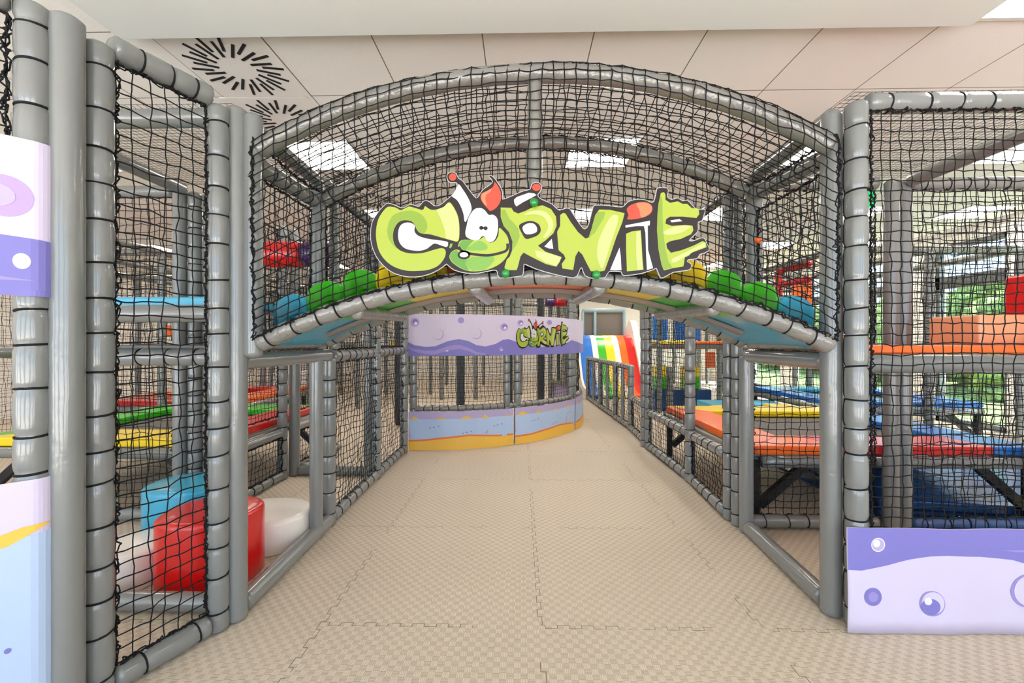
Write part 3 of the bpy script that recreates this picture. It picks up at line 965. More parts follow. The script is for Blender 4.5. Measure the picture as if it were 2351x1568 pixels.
# ================================================================== bridge
YF, YB = 1.955, 2.775
XC = 0.065
def arc(xa, xb, za, zb, zp, y, n=80, sag=None):
    # circle through the two ends and the peak
    xm = (xa + xb) / 2
    hw = (xb - xa) / 2
    ze = (za + zb) / 2
    s = zp - ze
    R = (hw * hw + s * s) / (2 * s)
    xs = np.linspace(xa, xb, n)
    z = zp - R + np.sqrt(R * R - (xs - xm) ** 2) + (zb - za) * (xs - xm) / (2 * hw)
    return np.stack([xs, np.full(n, y), z], 1)
LFa = arc(-1.235, 1.42, 1.283, 1.275, 1.600, YF)
LBa = arc(-1.30, 1.46, 1.290, 1.285, 1.622, YB)
UFa = arc(-1.24, 1.42, 2.195, 2.185, 2.540, YF)
UBa = arc(-1.31, 1.47, 2.235, 2.265, 2.605, YB)
def arc_thing(P, r, label, strapped, pitch, rc=0.0042):
    st = strap_pos(resample(P, .01)[1][-1], pitch, .06) if strapped else []
    sl = sleeve_mb(P, r, st, 0.010, 24, 0.012, 0.05 if strapped else 0)
    if not strapped:
        o = sl.build('arch_tube', M['padarc'], smooth=True)
        return tag(o, label, 'arch')
    e = empty('arch_tube', (0, 0, 0), label, 'arch')
    sl.build('foam_sleeve', M['padarc'], e, smooth=True)
    ring_mb(P, r * .93, st, rc, 22, 0.25).build('lacing_cord', M['cord'], e, smooth=True)
arc_thing(LFa, .041, 'front lower arched tube of the bridge, under the sign', True, .118)
arc_thing(LBa, .039, 'rear lower arched tube of the bridge, behind the coloured deck', True, .125)
arc_thing(UFa, .042, 'front upper arched tube at the very top of the bridge', False, .1)
arc_thing(UBa, .039, 'rear upper arched tube of the bridge, seen through the net', True, .16)

def zi(P, x):
    return np.interp(x, P[:, 0], P[:, 2])
def xz_at(P, u):
    x = P[0, 0] + (P[-1, 0] - P[0, 0]) * u
    return x, np.interp(x, P[:, 0], P[:, 2])
prof_top = 0.045
def bridge_S(u, v):
    xl, zl = xz_at(LFa, u)
    xu, zu = xz_at(UFa, u)
    xb, zb = xz_at(UBa, u)
    a = 0.80; b = 0.87
    yfr = YF - 0.047
    v1 = np.clip(v / .56, 0, 1)                         # front face
    v2 = np.clip((v - .56) / .06, 0, 1)                # over the tube
    v3 = np.clip((v - .62) / .38, 0, 1)                # roof
    z = (zl + .025) * (1 - v1) + zu * v1
    x = xl * (1 - v1) + xu * v1
    y = np.full_like(z, yfr) + (1 - v1) * 0.01
    ang = v2 * PI / 2
    on2 = v > .56
    z = np.where(on2, zu + .047 * np.sin(ang), z)
    y = np.where(on2, YF - .047 * np.cos(ang), y)
    on3 = v > .62
    z = np.where(on3, (zu + .047) * (1 - v3) + (zb + .045) * v3 - .03 * np.sin(v3 * PI), z)
    y = np.where(on3, YF * (1 - v3) + YB * v3, y)
    x = np.where(on3, xu * (1 - v3) + xb * v3, x)
    return np.stack([x, y, z], -1)
net(bridge_S, 50, 36, 'black net wrapped over the front and roof of the arch bridge', r=0.0026, wave=0.006, jit=0.003)
def back_S(u, v):
    xl, zl = xz_at(LBa, u); xu, zu = xz_at(UBa, u)
    return np.stack([xl * (1 - v) + xu * v, np.full_like(u, YB + .02), (zl + .03) * (1 - v) + (zu - .04) * v], -1)
net(back_S, 60, 19, 'black net hanging between the two rear arched tubes of the bridge', r=0.0025, wave=0.008)

# centre struts between the arches
post(XC, YF, 1.63, 2.50, 'thin grey padded upright in the middle of the bridge front, above the sign', r=0.034, m='padarc')
post(XC - .0, YB, 1.65, 2.57, 'grey padded upright in the middle of the bridge back, hidden behind the front one', r=0.034)
# shoulders: bars running back from the arch ends
bar((-1.335, YF + .05, TOP - .02), (-1.345, YB - .05, TOP - .02), 'upper grey bar running back from the left arch end', r=0.042)
bar((-1.36, YF + .05, 2.20), (-1.36, YB - .05, 2.22), 'lower grey bar running back from the left arch end, under its twin', strapped=True)
bar((1.47, YF + .05, TOP - .02), (1.50, YB - .05, TOP - .02), 'upper grey bar running back from the right arch end', r=0.042)
bar((1.475, YF + .05, 2.18), (1.505, YB - .05, 2.24), 'lower grey bar running back from the right arch end, under its twin', strapped=True)
wallnet(-1.385, YF + .03, -1.385, YB - .03, 1.25, 2.16, 'black side net of the bridge at its left end', pitch=.05)
wallnet(1.53, YF + .03, 1.53, YB - .03, 1.25, 2.14, 'black side net of the bridge at its right end', pitch=.05)

# humps on the deck: padded half rolls laid side by side
hump_cols = ['cyan', 'green', 'green', 'yellow', 'yellow', 'orange', 'red', 'red', 'red', 'orange', 'yellow', 'yellow', 'green', 'green', 'cyan']
hump_lab = {0: 'cyan padded hump at the left end of the bridge deck', 1: 'lower of the two green padded humps on the left of the bridge', 2: 'upper of the two green padded humps on the left of the bridge',
            3: 'large yellow padded hump left of the sign, next to the green ones', 4: 'yellow padded hump half hidden below the letter C', 5: 'orange padded hump peeping out under the sign after the letter C',
            6: 'red padded hump hidden behind the sign, nearest to the letter C', 7: 'red padded hump at the crown of the bridge behind the sign', 8: 'red padded hump behind the sign, under the letter N',
            9: 'orange padded hump behind the sign, under the letters N and I', 10: 'yellow padded hump half hidden below the letter E', 11: 'large yellow padded hump right of the sign, next to the green ones',
            12: 'upper of the two green padded humps on the right of the bridge', 13: 'lower of the two green padded humps on the right of the bridge', 14: 'cyan padded hump at the right end of the bridge deck'}
def hump_mesh(col):
    m = MB()
    nY, nA = 22, 16
    vs = []
    Ly = YB - YF - 0.09
    for i in range(nY + 1):
        t = i / nY
        y = -Ly / 2 + Ly * t
        e = min(t, 1 - t) * Ly
        k = math.sqrt(max(0.05, 1 - (1 - min(1, e / .05)) ** 2))
        for j in range(nA + 1):
            a = PI * j / nA
            rx, rz = .101 * (0.9 + .1 * k), .148 * k
            x_ = -math.copysign(abs(math.cos(a)) ** .8, math.cos(a)) * rx
            z_ = (math.sin(a) ** .85 if math.sin(a) > 0 else 0) * rz
            vs.append((x_, y, z_))
    fs = []
    for i in range(nY):
        for j in range(nA):
            a = i * (nA + 1) + j
            fs.append((a, a + 1, a + nA + 2, a + nA + 1))
    fs.append(tuple(range(nA + 1)))
    fs.append(tuple(nY * (nA + 1) + j for j in range(nA, -1, -1)))
    for i in range(nY):
        a = i * (nA + 1)
        fs.append((a + nA, a, a + nA + 1, a + 2 * nA + 1))
    m.add(vs, fs)
    return m.mesh('padded_hump', M[col], True)
hm = {c: hump_mesh(c) for c in set(hump_cols)}
sA = resample(LFa, .005)
Ltot = sA[1][-1]
deck_x = []
for k in range(16):
    s = .06 + (Ltot - .12) * k / 15
    deck_x.append(float(np.interp(s, sA[1], sA[0][:, 0])))
for k in range(15):
    xm = (deck_x[k] + deck_x[k + 1]) / 2
    dz = (zi(LFa, xm + .02) - zi(LFa, xm - .02)) / .04
    zc = (zi(LFa, xm) + zi(LBa, xm)) / 2 + .020
    o = bpy.data.objects.new('padded_hump', hm[hump_cols[k]])
    COL.objects.link(o)
    o.location = (xm, (YF + YB) / 2, zc)
    o.rotation_euler = (0, -math.atan(dz), 0)
    tag(o, hump_lab[k], 'hump', 'padded humps across the bridge deck')

# deck under the humps
dk = empty('bridge_deck', (XC, (YF + YB) / 2, 1.3), 'curved bridge deck seen from below in stripes of blue, green, yellow and orange', 'deck')
def deck_piece(xa, xb, col, label=None):
    m = MB()
    n = 14
    xs = np.linspace(xa, xb, n)
    vs = []
    for x in xs:
        zf, zb = zi(LFa, x), zi(LBa, x)
        vs += [(x, YF + .02, zf - .012), (x, YB - .02, zb - .012), (x, YF + .02, zf + .006), (x, YB - .02, zb + .006)]
    fs = []
    for i in range(n - 1):
        a = i * 4; b = a + 4
        fs += [(a, a + 1, b + 1, b), (a + 2, b + 2, b + 3, a + 3), (a, b, b + 2, a + 2), (a + 1, a + 3, b + 3, b + 1)]
    fs += [(0, 2, 3, 1), (4 * n - 4, 4 * n - 3, 4 * n - 1, 4 * n - 2)]
    m.add([(x - dk.location[0], y - dk.location[1], z - dk.location[2]) for x, y, z in vs], fs)
    o = m.build('deck_panel', M[col], dk, smooth=False)
    if label: o['label'] = label
bounds = [(-1.30, -.93, 'cyan'), (-.93, -.60, 'green'), (-.60, -.25, 'yellow'), (-.25, .38, 'orange'), (.38, .72, 'yellow'), (.72, 1.06, 'green'), (1.06, 1.43, 'cyan')]
for xa, xb, c in bounds:
    deck_piece(xa, xb, c, {'cyan': 'blue', 'green': 'green', 'yellow': 'yellow', 'orange': 'orange'}[c] + ' deck panel')
rl = MB()
n = 60
for yy in (2.42,):
    vs, fs = [], []
    for x in np.linspace(-1.12, 1.25, n):
        z = (zi(LFa, x) + zi(LBa, x)) / 2 - .016
        vs += [(x, yy - .03, z - .022), (x, yy + .03, z - .022), (x, yy - .03, z), (x, yy + .03, z)]
    for i in range(n - 1):
        a = i * 4; b = a + 4
        fs += [(a, a + 1, b + 1, b), (a, b, b + 2, a + 2), (a + 1, a + 3, b + 3, b + 1)]
    fs += [(0, 2, 3, 1), (4 * n - 4, 4 * n - 3, 4 * n - 1, 4 * n - 2)]
    rl.add([(x - dk.location[0], y - dk.location[1], z - dk.location[2]) for x, y, z in vs], fs)
rl.build('channel_rail', M['railgrey'], dk)
cl = {-.78: 'leftmost of the four short cross tubes under the bridge', -.215: 'second from left of the short cross tubes under the bridge, near the crown', .37: 'third from left of the short cross tubes under the bridge, near the crown', .90: 'rightmost of the four short cross tubes under the bridge'}
for x, lb in cl.items():
    bar((x, YF + .01, zi(LFa, x) - .035), (x, YB - .01, zi(LBa, x) - .035), lb, 'short cross tubes under the bridge', r=.036, m='padarc')

# ------------------------------------------------------------------ the big sign
sg = empty('sign', (0, 0, 0), 'big cut-out CORNIE sign in lime green cartoon letters on the bridge', 'sign')
Y_S = 1.868
SCL = Y_S / F_PX / 2.867
def sign_S(x, y, off):
    u = 820 + x / 2.867
    v = 380 + y / 2.867
    xc_ = (u - 1175.5) / F_PX * Y_S
    return (xc_ * math.cos(YAW) - Y_S * math.sin(YAW), Y_S - off, H - (v - 784) / F_PX * Y_S)
outp = smooth(OUT, 2)
def plate(poly, y0, y1, m, grow=0, name='backing_plate'):
    P = np.array(poly)
    if grow:
        T = np.roll(P, -1, 0) - np.roll(P, 1, 0)
        T /= np.linalg.norm(T, axis=1)[:, None] + 1e-9
        area = 0.5 * np.sum(P[:, 0] * np.roll(P[:, 1], -1) - np.roll(P[:, 0], -1) * P[:, 1])
        Nn = np.stack([T[:, 1], -T[:, 0]], 1) * (1 if area > 0 else -1)
        P = P + Nn * grow
    poly = [tuple(p) for p in P]
    mb = MB()
    tris = tessellate_polygon([[Vector((x, y, 0)) for x, y in poly]])
    n = len(poly)
    f = [sign_S(x, y, y1) for x, y in poly]
    b = [sign_S(x, y, y0) for x, y in poly]
    fs = [t for t in tris] + [tuple(n + i for i in t[::-1]) for t in tris]
    fs += [(i, (i + 1) % n, n + (i + 1) % n, n + i) for i in range(n)]
    mb.add(f + b, fs)
    return mb.build(name, m, sg)
plate(outp, -.004, .002, M['s_rim'], 5, 'clear_rim')
plate(outp, .0021, .004, M['s_dark'], 0)
names = []
for nm, *_ in LOGO:
    if nm not in names: names.append(nm)
LM = ['s_green', 's_green2', 's_light', 's_dg', 's_mg', 's_white', 's_orange', 's_coral', 's_dark', 's_red']
built = {}
for nm in names:
    mb = MB()
    for (a, mm, lv, poly, sm_) in LOGO:
        if a != nm: continue
        p = smooth(poly, 3) if sm_ else [tuple(q) for q in smooth(poly, 1)]
        decal(mb, p, sign_S, .004 + .0006 * lv, LM.index(mm))
    par, _, leaf = nm.rpartition('/')
    built[nm] = mb.build(leaf, [M[k] for k in LM], built.get(par, sg))

# balls clipped to the sign and the net
def ball(p, r, mname, label, grp=None):
    bm = bmesh.new()
    bmesh.ops.create_uvsphere(bm, u_segments=24, v_segments=16, radius=r)
    for v in bm.verts:
        v.co.y *= 0.85
    me = bpy.data.meshes.new('cap_ball')
    bm.to_mesh(me); bm.free()
    for q in me.polygons: q.use_smooth = True
    me.materials.append(M[mname])
    e = empty('cap_ball', p, label, 'ball', grp)
    o = bpy.data.objects.new('ball', me); COL.objects.link(o); o.parent = e
    c = MB(); c.add(*sweep([(0, r * .6, 0), (0, r * 1.35, 0)], [r * .35, r * .35], 10))
    c.build('stem', M['black'], e)
def px(u, v, z):
    x = (u - 1175.5) * z / F_PX
    return (x * math.cos(YAW) - z * math.sin(YAW), x * math.sin(YAW) + z * math.cos(YAW), H - (v - 784) * z / F_PX)
for (u, v), lb in (((1226, 465), 'green cap ball clipped at the top of the sign above the letter R'), ((1161, 628), 'green cap ball at the bottom of the sign below the letter R'), ((1369, 631), 'green cap ball at the bottom of the sign below the letter N')):
    ball(px(u, v, 1.845), .0195, 'ballg', lb, 'green cap balls on the sign')
ball(px(1741, 551, 2.70), .022, 'orange', 'small orange and yellow ball caught by the net right of the sign')

# ================================================================== left side of the walkway
G2, G_, H_, I_ = (-1.345, 2.735), (-1.35, 2.93), (-1.365, 3.93), (-1.362, 4.87)
post(*G2, 0, MID, 'plain grey lower post at the inner end of the left opening, beside a laced one', r=.042)
post(-1.36, 2.79, MID + .04, TOP, 'plain grey upper post at the rear left corner of the bridge', r=.05)
post(-1.30, 2.90, MID + .04, TOP, 'dark narrow upper post just right of the rear left bridge corner', r=.035, strapped=True)
post(*G_, 0, MID - .02, 'laced grey lower post at the inner end of the left opening', strapped=True)
post(*H_, 0, TOP, 'laced grey post halfway along the left side of the walkway', strapped=True)
post(-1.44, 3.93, 0, TOP, 'plain grey post standing behind the halfway laced post at left', r=.04)
post(*I_, 0, TOP, 'laced grey post at the left end of the curved banner wall', strapped=True)
bar((E_[0] - .01, E_[1] + .03, MID), (-1.345, 2.90, MID), 'smooth grey bar over the left opening below the bridge', r=.042)
bar((-1.36, YF + .06, MID + .085), (-1.36, YB, MID + .085), 'grey padded bar lying on the left opening bar under the bridge end', r=.042, m='padarc')
bar((E_[0], E_[1] + .04, .05), (-1.345, 2.93, .05), 'smooth grey floor bar along the left opening', r=.046)
bar((-1.35, 2.97, .05), (H_[0], H_[1] - .03, .05), 'laced grey floor bar in the first net bay on the left side', strapped=True)
bar((H_[0], H_[1] + .04, .05), (I_[0], I_[1] - .03, .05), 'laced grey floor bar in the second net bay on the left side', strapped=True)
bar((-1.35, 2.97, MID - .01), (H_[0], H_[1] - .04, MID - .01), 'laced grey middle bar in the first net bay on the left side', strapped=True)
bar((H_[0], H_[1] + .04, MID - .01), (I_[0], I_[1] - .04, MID - .01), 'laced grey middle bar in the second net bay on the left side', strapped=True)
bar((-1.35, 2.85, TOP), (H_[0], H_[1] - .03, TOP), 'grey top bar above the first net bay on the left side', strapped=True)
bar((H_[0], H_[1] + .03, TOP), (I_[0], I_[1] - .03, TOP), 'grey top bar above the second net bay on the left side', strapped=True)
wallnet(-1.345, 2.98, H_[0] + .01, H_[1] - .04, .09, MID - .05, 'black net filling the lower first bay on the left of the walkway')
wallnet(H_[0], H_[1] + .04, I_[0], I_[1] - .04, .09, MID - .05, 'black net filling the lower second bay on the left of the walkway')
wallnet(-1.345, 2.98, H_[0] + .01, H_[1] - .04, MID + .04, TOP - .05, 'black net filling the upper first bay on the left of the walkway')
wallnet(H_[0], H_[1] + .04, I_[0], I_[1] - .04, MID + .04, TOP - .05, 'black net filling the upper second bay on the left of the walkway')

# inside the left module
bar((-2.45, 1.98, .05), (E_[0] - .05, 1.98, .05), 'grey floor bar in front of the red foam pod')
bar((-2.45, 2.0, TOP), (E_[0] - .05, 2.0, TOP), 'dark grey top bar running left from the arch post')
bar((-2.45, 2.0, 1.43), (-1.40, 2.0, 1.43), 'grey padded bar under the cyan pad behind the left net panel', r=.043)
MB().box(-2.45, 2.03, 1.465, -1.40, 2.75, 1.515).build('foam_pad', M['cyan'], bevel=.01)
tag(bpy.data.objects['foam_pad'], 'cyan foam deck pad behind the narrow left net panel', 'pad')
bar((-2.45, 2.13, 1.215), (-1.40, 2.13, 1.215), 'shaded laced grey bar below the cyan deck pad', strapped=True)
MB().box(-2.45, 2.16, 1.245, -1.41, 2.85, 1.275).build('deck_platform', M['board'], bevel=.005)
tag(bpy.data.objects['deck_platform'], 'thin grey deck board below the cyan pad at left', 'platform')

def pod(cx, cy, rx, ry, h, mname, label, rot=0.0, p=2.3):
    m = MB()
    prof = [(0.0, 1.0), (0.0, 1.0)]
    e = .028
    prof = [(0, .985), (.008, 1.0), (h - e, 1.0)] + [(h - e + e * math.sin(a), 1 - (e / min(rx, ry)) * (1 - math.cos(a))) for a in (0.4, .8, 1.2, PI / 2)] + [(h + .004, .6), (h + .006, .25)]
    n = 64
    vs = []
    for z, k in prof:
        for i in range(n):
            a = 2 * PI * i / n
            c, s = math.cos(a), math.sin(a)
            x = math.copysign(abs(c) ** (2 / p), c) * rx * k
            y = math.copysign(abs(s) ** (2 / p), s) * ry * k
            vs.append((x, y, z))
    fs = []
    for j in range(len(prof) - 1):
        for i in range(n):
            k = (i + 1) % n
            fs.append((j * n + i, j * n + k, (j + 1) * n + k, (j + 1) * n + i))
    fs.append(tuple(range(n))[::-1])
    fs.append(tuple((len(prof) - 1) * n + i for i in range(n)))
    m.add(vs, fs)
    o = m.build('foam_pod', M[mname], smooth=True)
    o.location = (cx, cy, 0.0)
    o.rotation_euler = (0, 0, rot)
    return tag(o, label, 'foam pod', 'foam pods inside the left opening')
pod(-1.70, 2.28, .24, .215, .375, 'red', 'tall glossy red foam pod behind the left arch post', 0.0, 2.6)
pod(-1.66, 2.70, .275, .235, .20, 'white', 'low round white foam pod right of the red one')
pod(-2.19, 2.74, .25, .22, .37, 'cyan', 'tall blue foam pod behind the red one')
pod(-2.14, 2.26, .19, .20, .19, 'white', 'low white foam pod left of the red one, behind the net')

# posts, bars and nets deeper in the left module
LG = 'inner posts of the left frame'
post(-2.46, 2.98, 0, TOP, 'leftmost of the three close dark posts behind the left net panel', LG)
post(-2.38, 3.02, 0, TOP, 'middle of the three close dark posts behind the left net panel', LG, strapped=True)
post(-2.29, 3.05, 0, TOP, 'rightmost of the three close dark posts behind the left net panel', LG)
bar((-2.40, 2.06, TOP), (-2.40, 2.94, TOP), 'grey bar sloping away behind the top of the left net panel')
bar((-3.4, 2.98, TOP), (-2.50, 2.98, TOP), 'grey top bar further back behind the left net panel')
wallnet(-3.35, 2.97, -2.50, 2.97, .08, TOP - .04, 'fine black net further back behind the left net panel', knots=False, k=3)
bar((-3.4, 2.98, .05), (-2.50, 2.98, .05), 'dark floor bar behind the white and blue foam pods')
post(-2.24, 3.90, 0, TOP, 'laced grey post behind the left opening, beside the trampoline', strapped=True)
post(-2.19, 4.02, 0, TOP, 'plain dark grey post behind the left opening, right of a laced one', r=.05)
bar((-2.24, 3.05, .05), (-2.24, 3.86, .05), 'laced grey floor bar beyond the white foam pod', strapped=True)
bar((-2.15, 4.10, .05), (-2.15, 4.90, .05), 'laced grey floor bar far behind the left opening', strapped=True)
bar((-2.14, 4.02, .05), (-1.48, 4.02, .05), 'smooth dark floor bar crossing the lane behind the left opening')
bar((-2.24, 3.05, .44), (-2.24, 3.86, .44), 'grey side bar under the near edge of the left trampoline pads', r=.04)
bar((-2.24, 4.06, .44), (-2.24, 4.90, .44), 'grey side bar under the far edge of the left trampoline pads', r=.04)
wallnet(-2.22, 3.08, -2.22, 3.86, .09, .40, 'black net below the left trampoline, nearer bay')
wallnet(-2.22, 4.08, -2.22, 4.86, .09, .40, 'black net below the left trampoline, farther bay')
wallnet(-2.26, 3.08, -2.26, 3.86, .60, TOP - .04, 'fine black net on the walkway side of the left trampoline, nearer bay', knots=False, k=3)
wallnet(-2.26, 4.08, -2.26, 4.86, .60, TOP - .04, 'fine black net on the walkway side of the left trampoline, farther bay', knots=False, k=3)
bar((-1.44, 2.90, .05), (-2.24, 3.03, .05), 'dark floor bar joining the inner posts behind the white foam pod')

# roller
def roller(p, q, r, label):
    e = empty('padded_roller', p, label, 'roller')
    p, q = np.array(p), np.array(q)
    d = q - p
    for a, b, c, nm in ((0, .34, 'purple', 'purple end section'), (.34, .72, 'red', 'red middle section'), (.72, 1, 'purple', 'purple end section')):
        P = [d * a + d * (b - a) * t for t in np.linspace(0, 1, 8)]
        R = [r * (1 if 0 < i < 7 else .93) for i in range(8)]
        m = MB(); m.add(*sweep(P, R, 28))
        o = m.build('roller_section', M[c], e, smooth=True)
        o['label'] = nm
roller((-2.28, 3.2, 1.965), (-1.42, 3.2, 1.965), .10, 'red and purple padded roller high behind the left bridge end')
roller((.48, 8.3, 2.08), (1.05, 8.3, 2.08), .10, 'small red and purple roller far away above the curved banner')

# trampolines
def trampoline(x0, y0, x1, y1, cols, label, corner=None, zf=.45):
    e = empty('trampoline', ((x0 + x1) / 2, (y0 + y1) / 2, 0), label, 'trampoline')
    ox, oy = (x0 + x1) / 2, (y0 + y1) / 2
    w_ = .34
    zt, zb = zf + .045, zf + .11
    a, b, c, d = x0 - ox, y0 - oy, x1 - ox, y1 - oy
    def prism(poly, name, mname, lab):
        m = MB()
        n = len(poly)
        vs = [(x, y, zt) for x, y in poly] + [(x, y, zb) for x, y in poly]
        fs = [tuple(range(n))[::-1], tuple(range(n, 2 * n))] + [(i, (i + 1) % n, n + (i + 1) % n, n + i) for i in range(n)]
        m.add(vs, fs)
        o = m.build(name, M[mname], e, bevel=.012)
        o['label'] = lab
    prism([(a, b), (a + w_, b + w_), (a + w_, d - w_), (a, d)][::-1], 'edge_pad', cols[0], cols[0] + ' edge pad')
    prism([(a, d), (a + w_, d - w_), (c - w_, d - w_), (c, d)][::-1], 'edge_pad', cols[1], cols[1] + ' edge pad')
    prism([(c, d), (c - w_, d - w_), (c - w_, b + w_), (c, b)][::-1], 'edge_pad', cols[2], cols[2] + ' edge pad')
    if corner:
        xm = a + (c - a) * .30
        xn = c - (c - a) * .16
        prism([(a, b), (xm, b), (xm - .1, b + w_), (a + w_, b + w_)], 'edge_pad', corner, corner + ' corner pad')
        prism([(xm, b), (xn, b), (c - w_, b + w_), (xm - .1, b + w_)], 'edge_pad', cols[3], cols[3] + ' edge pad')
        prism([(xn, b), (c, b), (c - w_, b + w_)], 'edge_pad', cols[2], cols[2] + ' corner pad')
    else:
        prism([(a, b), (c, b), (c - w_, b + w_), (a + w_, b + w_)], 'edge_pad', cols[3], cols[3] + ' edge pad')
    MB().box(a + .25, b + .25, zf + .03, c - .25, d - .25, zf + .036).build('jumping_bed', M['bed'], e)
    for (p, q) in (((a, b, zf), (c, b, zf)), ((c, b, zf), (c, d, zf)), ((c, d, zf), (a, d, zf)), ((a, d, zf), (a, b, zf))):
        m = MB(); m.add(*sweep([np.array(p) * (1 - t) + np.array(q) * t for t in np.linspace(0.02, .98, 12)], .043, 18))
        m.build('frame_rail', M['pad'], e, smooth=True)
    for sx, sy in ((a, b), (c, b), (c, d), (a, d)):
        ix, iy = (1 if sx < 0 else -1), (1 if sy < 0 else -1)
        m = MB(); m.box(sx + ix * .02 - .025, sy + iy * .06 - .025, 0, sx + ix * .02 + .025, sy + iy * .06 + .025, zf)
        lg_ = m.build('leg', M['black'], e)
        m = MB()
        P = np.array([sx + ix * .05, sy + iy * .06, .12]); Q = np.array([sx + ix * .40, sy + iy * .06, zf - .02])
        dd = (Q - P) / np.linalg.norm(Q - P)
        m.obox((P + Q) / 2, dd, (0, 1, 0), np.cross(dd, (0, 1, 0)), np.linalg.norm(Q - P) / 2, .022, .03)
        m.build('brace', M['black'], lg_)
    return e
trampoline(1.66, 3.0, 3.62, 4.85, ['orange', 'yellow', 'blue', 'red'], 'trampoline at right with orange, yellow, blue and red edge pads', 'orange')
trampoline(-4.20, 3.12, -2.33, 4.85, ['green', 'green', 'red', 'yellow'], 'trampoline at left with green, yellow and red edge pads, behind nets', 'yellow')
trampoline(3.80, 5.2, 5.6, 7.0, ['blue', 'cyan', 'blue', 'blue'], 'blue-edged trampoline near the window at far right')
trampoline(-5.3, 5.1, -3.55, 6.9, ['orange', 'red', 'orange', 'red'], 'orange and red edged trampoline behind the green one at left')

# ================================================================== right side of the walkway
K1, K2, K3, L_, M_ = (1.527, 2.88), (1.516, 2.985), (1.508, 3.09), (1.555, 3.90), (1.53, 5.08)
post(*K1, 0, MID, 'plain grey post below the rear right corner of the bridge', r=.044)
post(1.535, 2.80, MID + .08, TOP, 'wide grey upper post at the rear right corner of the bridge', r=.05)
post(1.43, 2.93, MID + .08, TOP, 'thin upper post left of the rear right bridge corner', r=.034, strapped=True)
post(*K2, 0, TOP, 'laced grey post close behind the rear right bridge corner', strapped=True, r=.036)
post(*K3, 0, TOP, 'grey post third in the close row behind the rear right bridge corner', strapped=True, r=.036)
post(*L_, 0, MID + .8, 'laced pinkish grey post halfway along the right side of the walkway', strapped=True)
post(*M_, 0, TOP, 'laced slim post where the right side net ends and the low fence starts', strapped=True, r=.042)
post(M_[0] - .02, M_[1] + .12, 0, TOP, 'second slim post right behind the end of the right side net', strapped=True, r=.038)
bar((J_[0] + .01, J_[1] + .04, MID - .0), (K1[0], K1[1] - .04, MID - .0), 'smooth grey bar over the right opening below the bridge', r=.044)
bar((1.49, YF + .06, MID + .09), (1.505, YB, MID + .09), 'grey padded bar lying on the right opening bar under the bridge end', r=.044, m='padarc')
bar((J_[0], J_[1] + .04, .05), (K1[0], K1[1] - .03, .05), 'smooth grey floor bar along the right opening', r=.046)
bar((K3[0], K3[1] + .03, .05), (L_[0], L_[1] - .03, .05), 'laced grey floor bar in the first net bay on the right side', strapped=True)
bar((L_[0], L_[1] + .04, .05), (M_[0], M_[1] - .03, .05), 'laced grey floor bar in the second net bay on the right side', strapped=True)
bar((K3[0], K3[1] + .04, .47), (L_[0], L_[1] - .04, .44), 'laced grey bar beside the orange trampoline pad, nearer bay', strapped=True)
bar((L_[0], L_[1] + .05, .45), (M_[0], M_[1] - .04, .45), 'laced grey bar beside the orange trampoline pad, farther bay', strapped=True)
bar((1.515, 3.0, TOP), (M_[0], M_[1] - .04, TOP), 'grey top bar running away above the right side net', strapped=True, r=.04)
wallnet(K3[0], K3[1] + .04, L_[0], L_[1] - .05, .09, .42, 'low black net in the first bay on the right of the walkway')
wallnet(L_[0], L_[1] + .05, M_[0], M_[1] - .04, .09, TOP - .05, 'tall black net in the second bay on the right of the walkway', knots=False)

# second plane of the right module
bar((K1[0] + .05, 2.93, .06), (2.44, 2.93, .06), 'laced grey floor bar below the net behind the right opening', strapped=True)
bar((K1[0] + .05, 2.93, TOP), (2.44, 2.93, TOP), 'grey top bar behind the right bridge end', strapped=True)
wallnet(K1[0] + .08, 2.94, 2.43, 2.94, .10, TOP - .04, 'black net behind the right opening, in front of the trampoline')
wallnet(2.67, 2.94, 3.47, 2.94, .10, TOP - .04, 'black net behind the right front net, left of the picture edge')
post(2.80, JS_[1], 0, TOP, 'laced grey corner post at the far right end of the right front net', strapped=True)
post(3.66, 2.06, 0, MID, 'short grey post under the right end of the orange deck pad')
post(2.49, 2.88, 0, TOP, 'left one of the twin pinkish grey posts behind the right front net')
post(2.615, 2.93, 0, TOP, 'right one of the twin pinkish grey posts behind the right front net', r=.047)
post(3.52, 2.93, 0, TOP, 'grey post behind the right front net at the picture edge', strapped=True)
bar((2.62, 1.98, TOP), (2.62, 2.88, TOP), 'brownish bar sloping away under the ceiling behind the right front net')
bar((2.67, 2.95, TOP), (3.48, 2.95, TOP), 'laced pale bar across the top behind the right front net', strapped=True)
bar((2.67, 2.95, .05), (3.48, 2.95, .05), 'laced blue floor bar behind the right front net', strapped=True, m='dkblue')
m = MB(); m.box(1.60, 2.07, MID + .035, 3.66, 2.88, MID + .075)
tag(m.build('foam_pad', M['orange'], bevel=.01), 'orange deck pad lying across behind the right front net', 'pad')
m = MB(); m.box(2.58, 2.42, MID + .077, 2.90, 2.72, MID + .247)
tag(m.build('foam_block', M['peach'], bevel=.015), 'long low peach foam block on the orange deck pad', 'foam block')
m = MB(); m.box(2.91, 2.15, MID + .077, 3.30, 2.60, MID + .485)
tag(m.build('foam_block', M['red'], bevel=.02), 'tall red foam block at the right picture edge', 'foam block')
m = MB(); m.box(3.30, 2.66, MID + .077, 3.60, 2.86, MID + .48)
tag(m.build('foam_block', M['cyan'], bevel=.02), 'pale blue foam block just left of the tall red one', 'foam block')
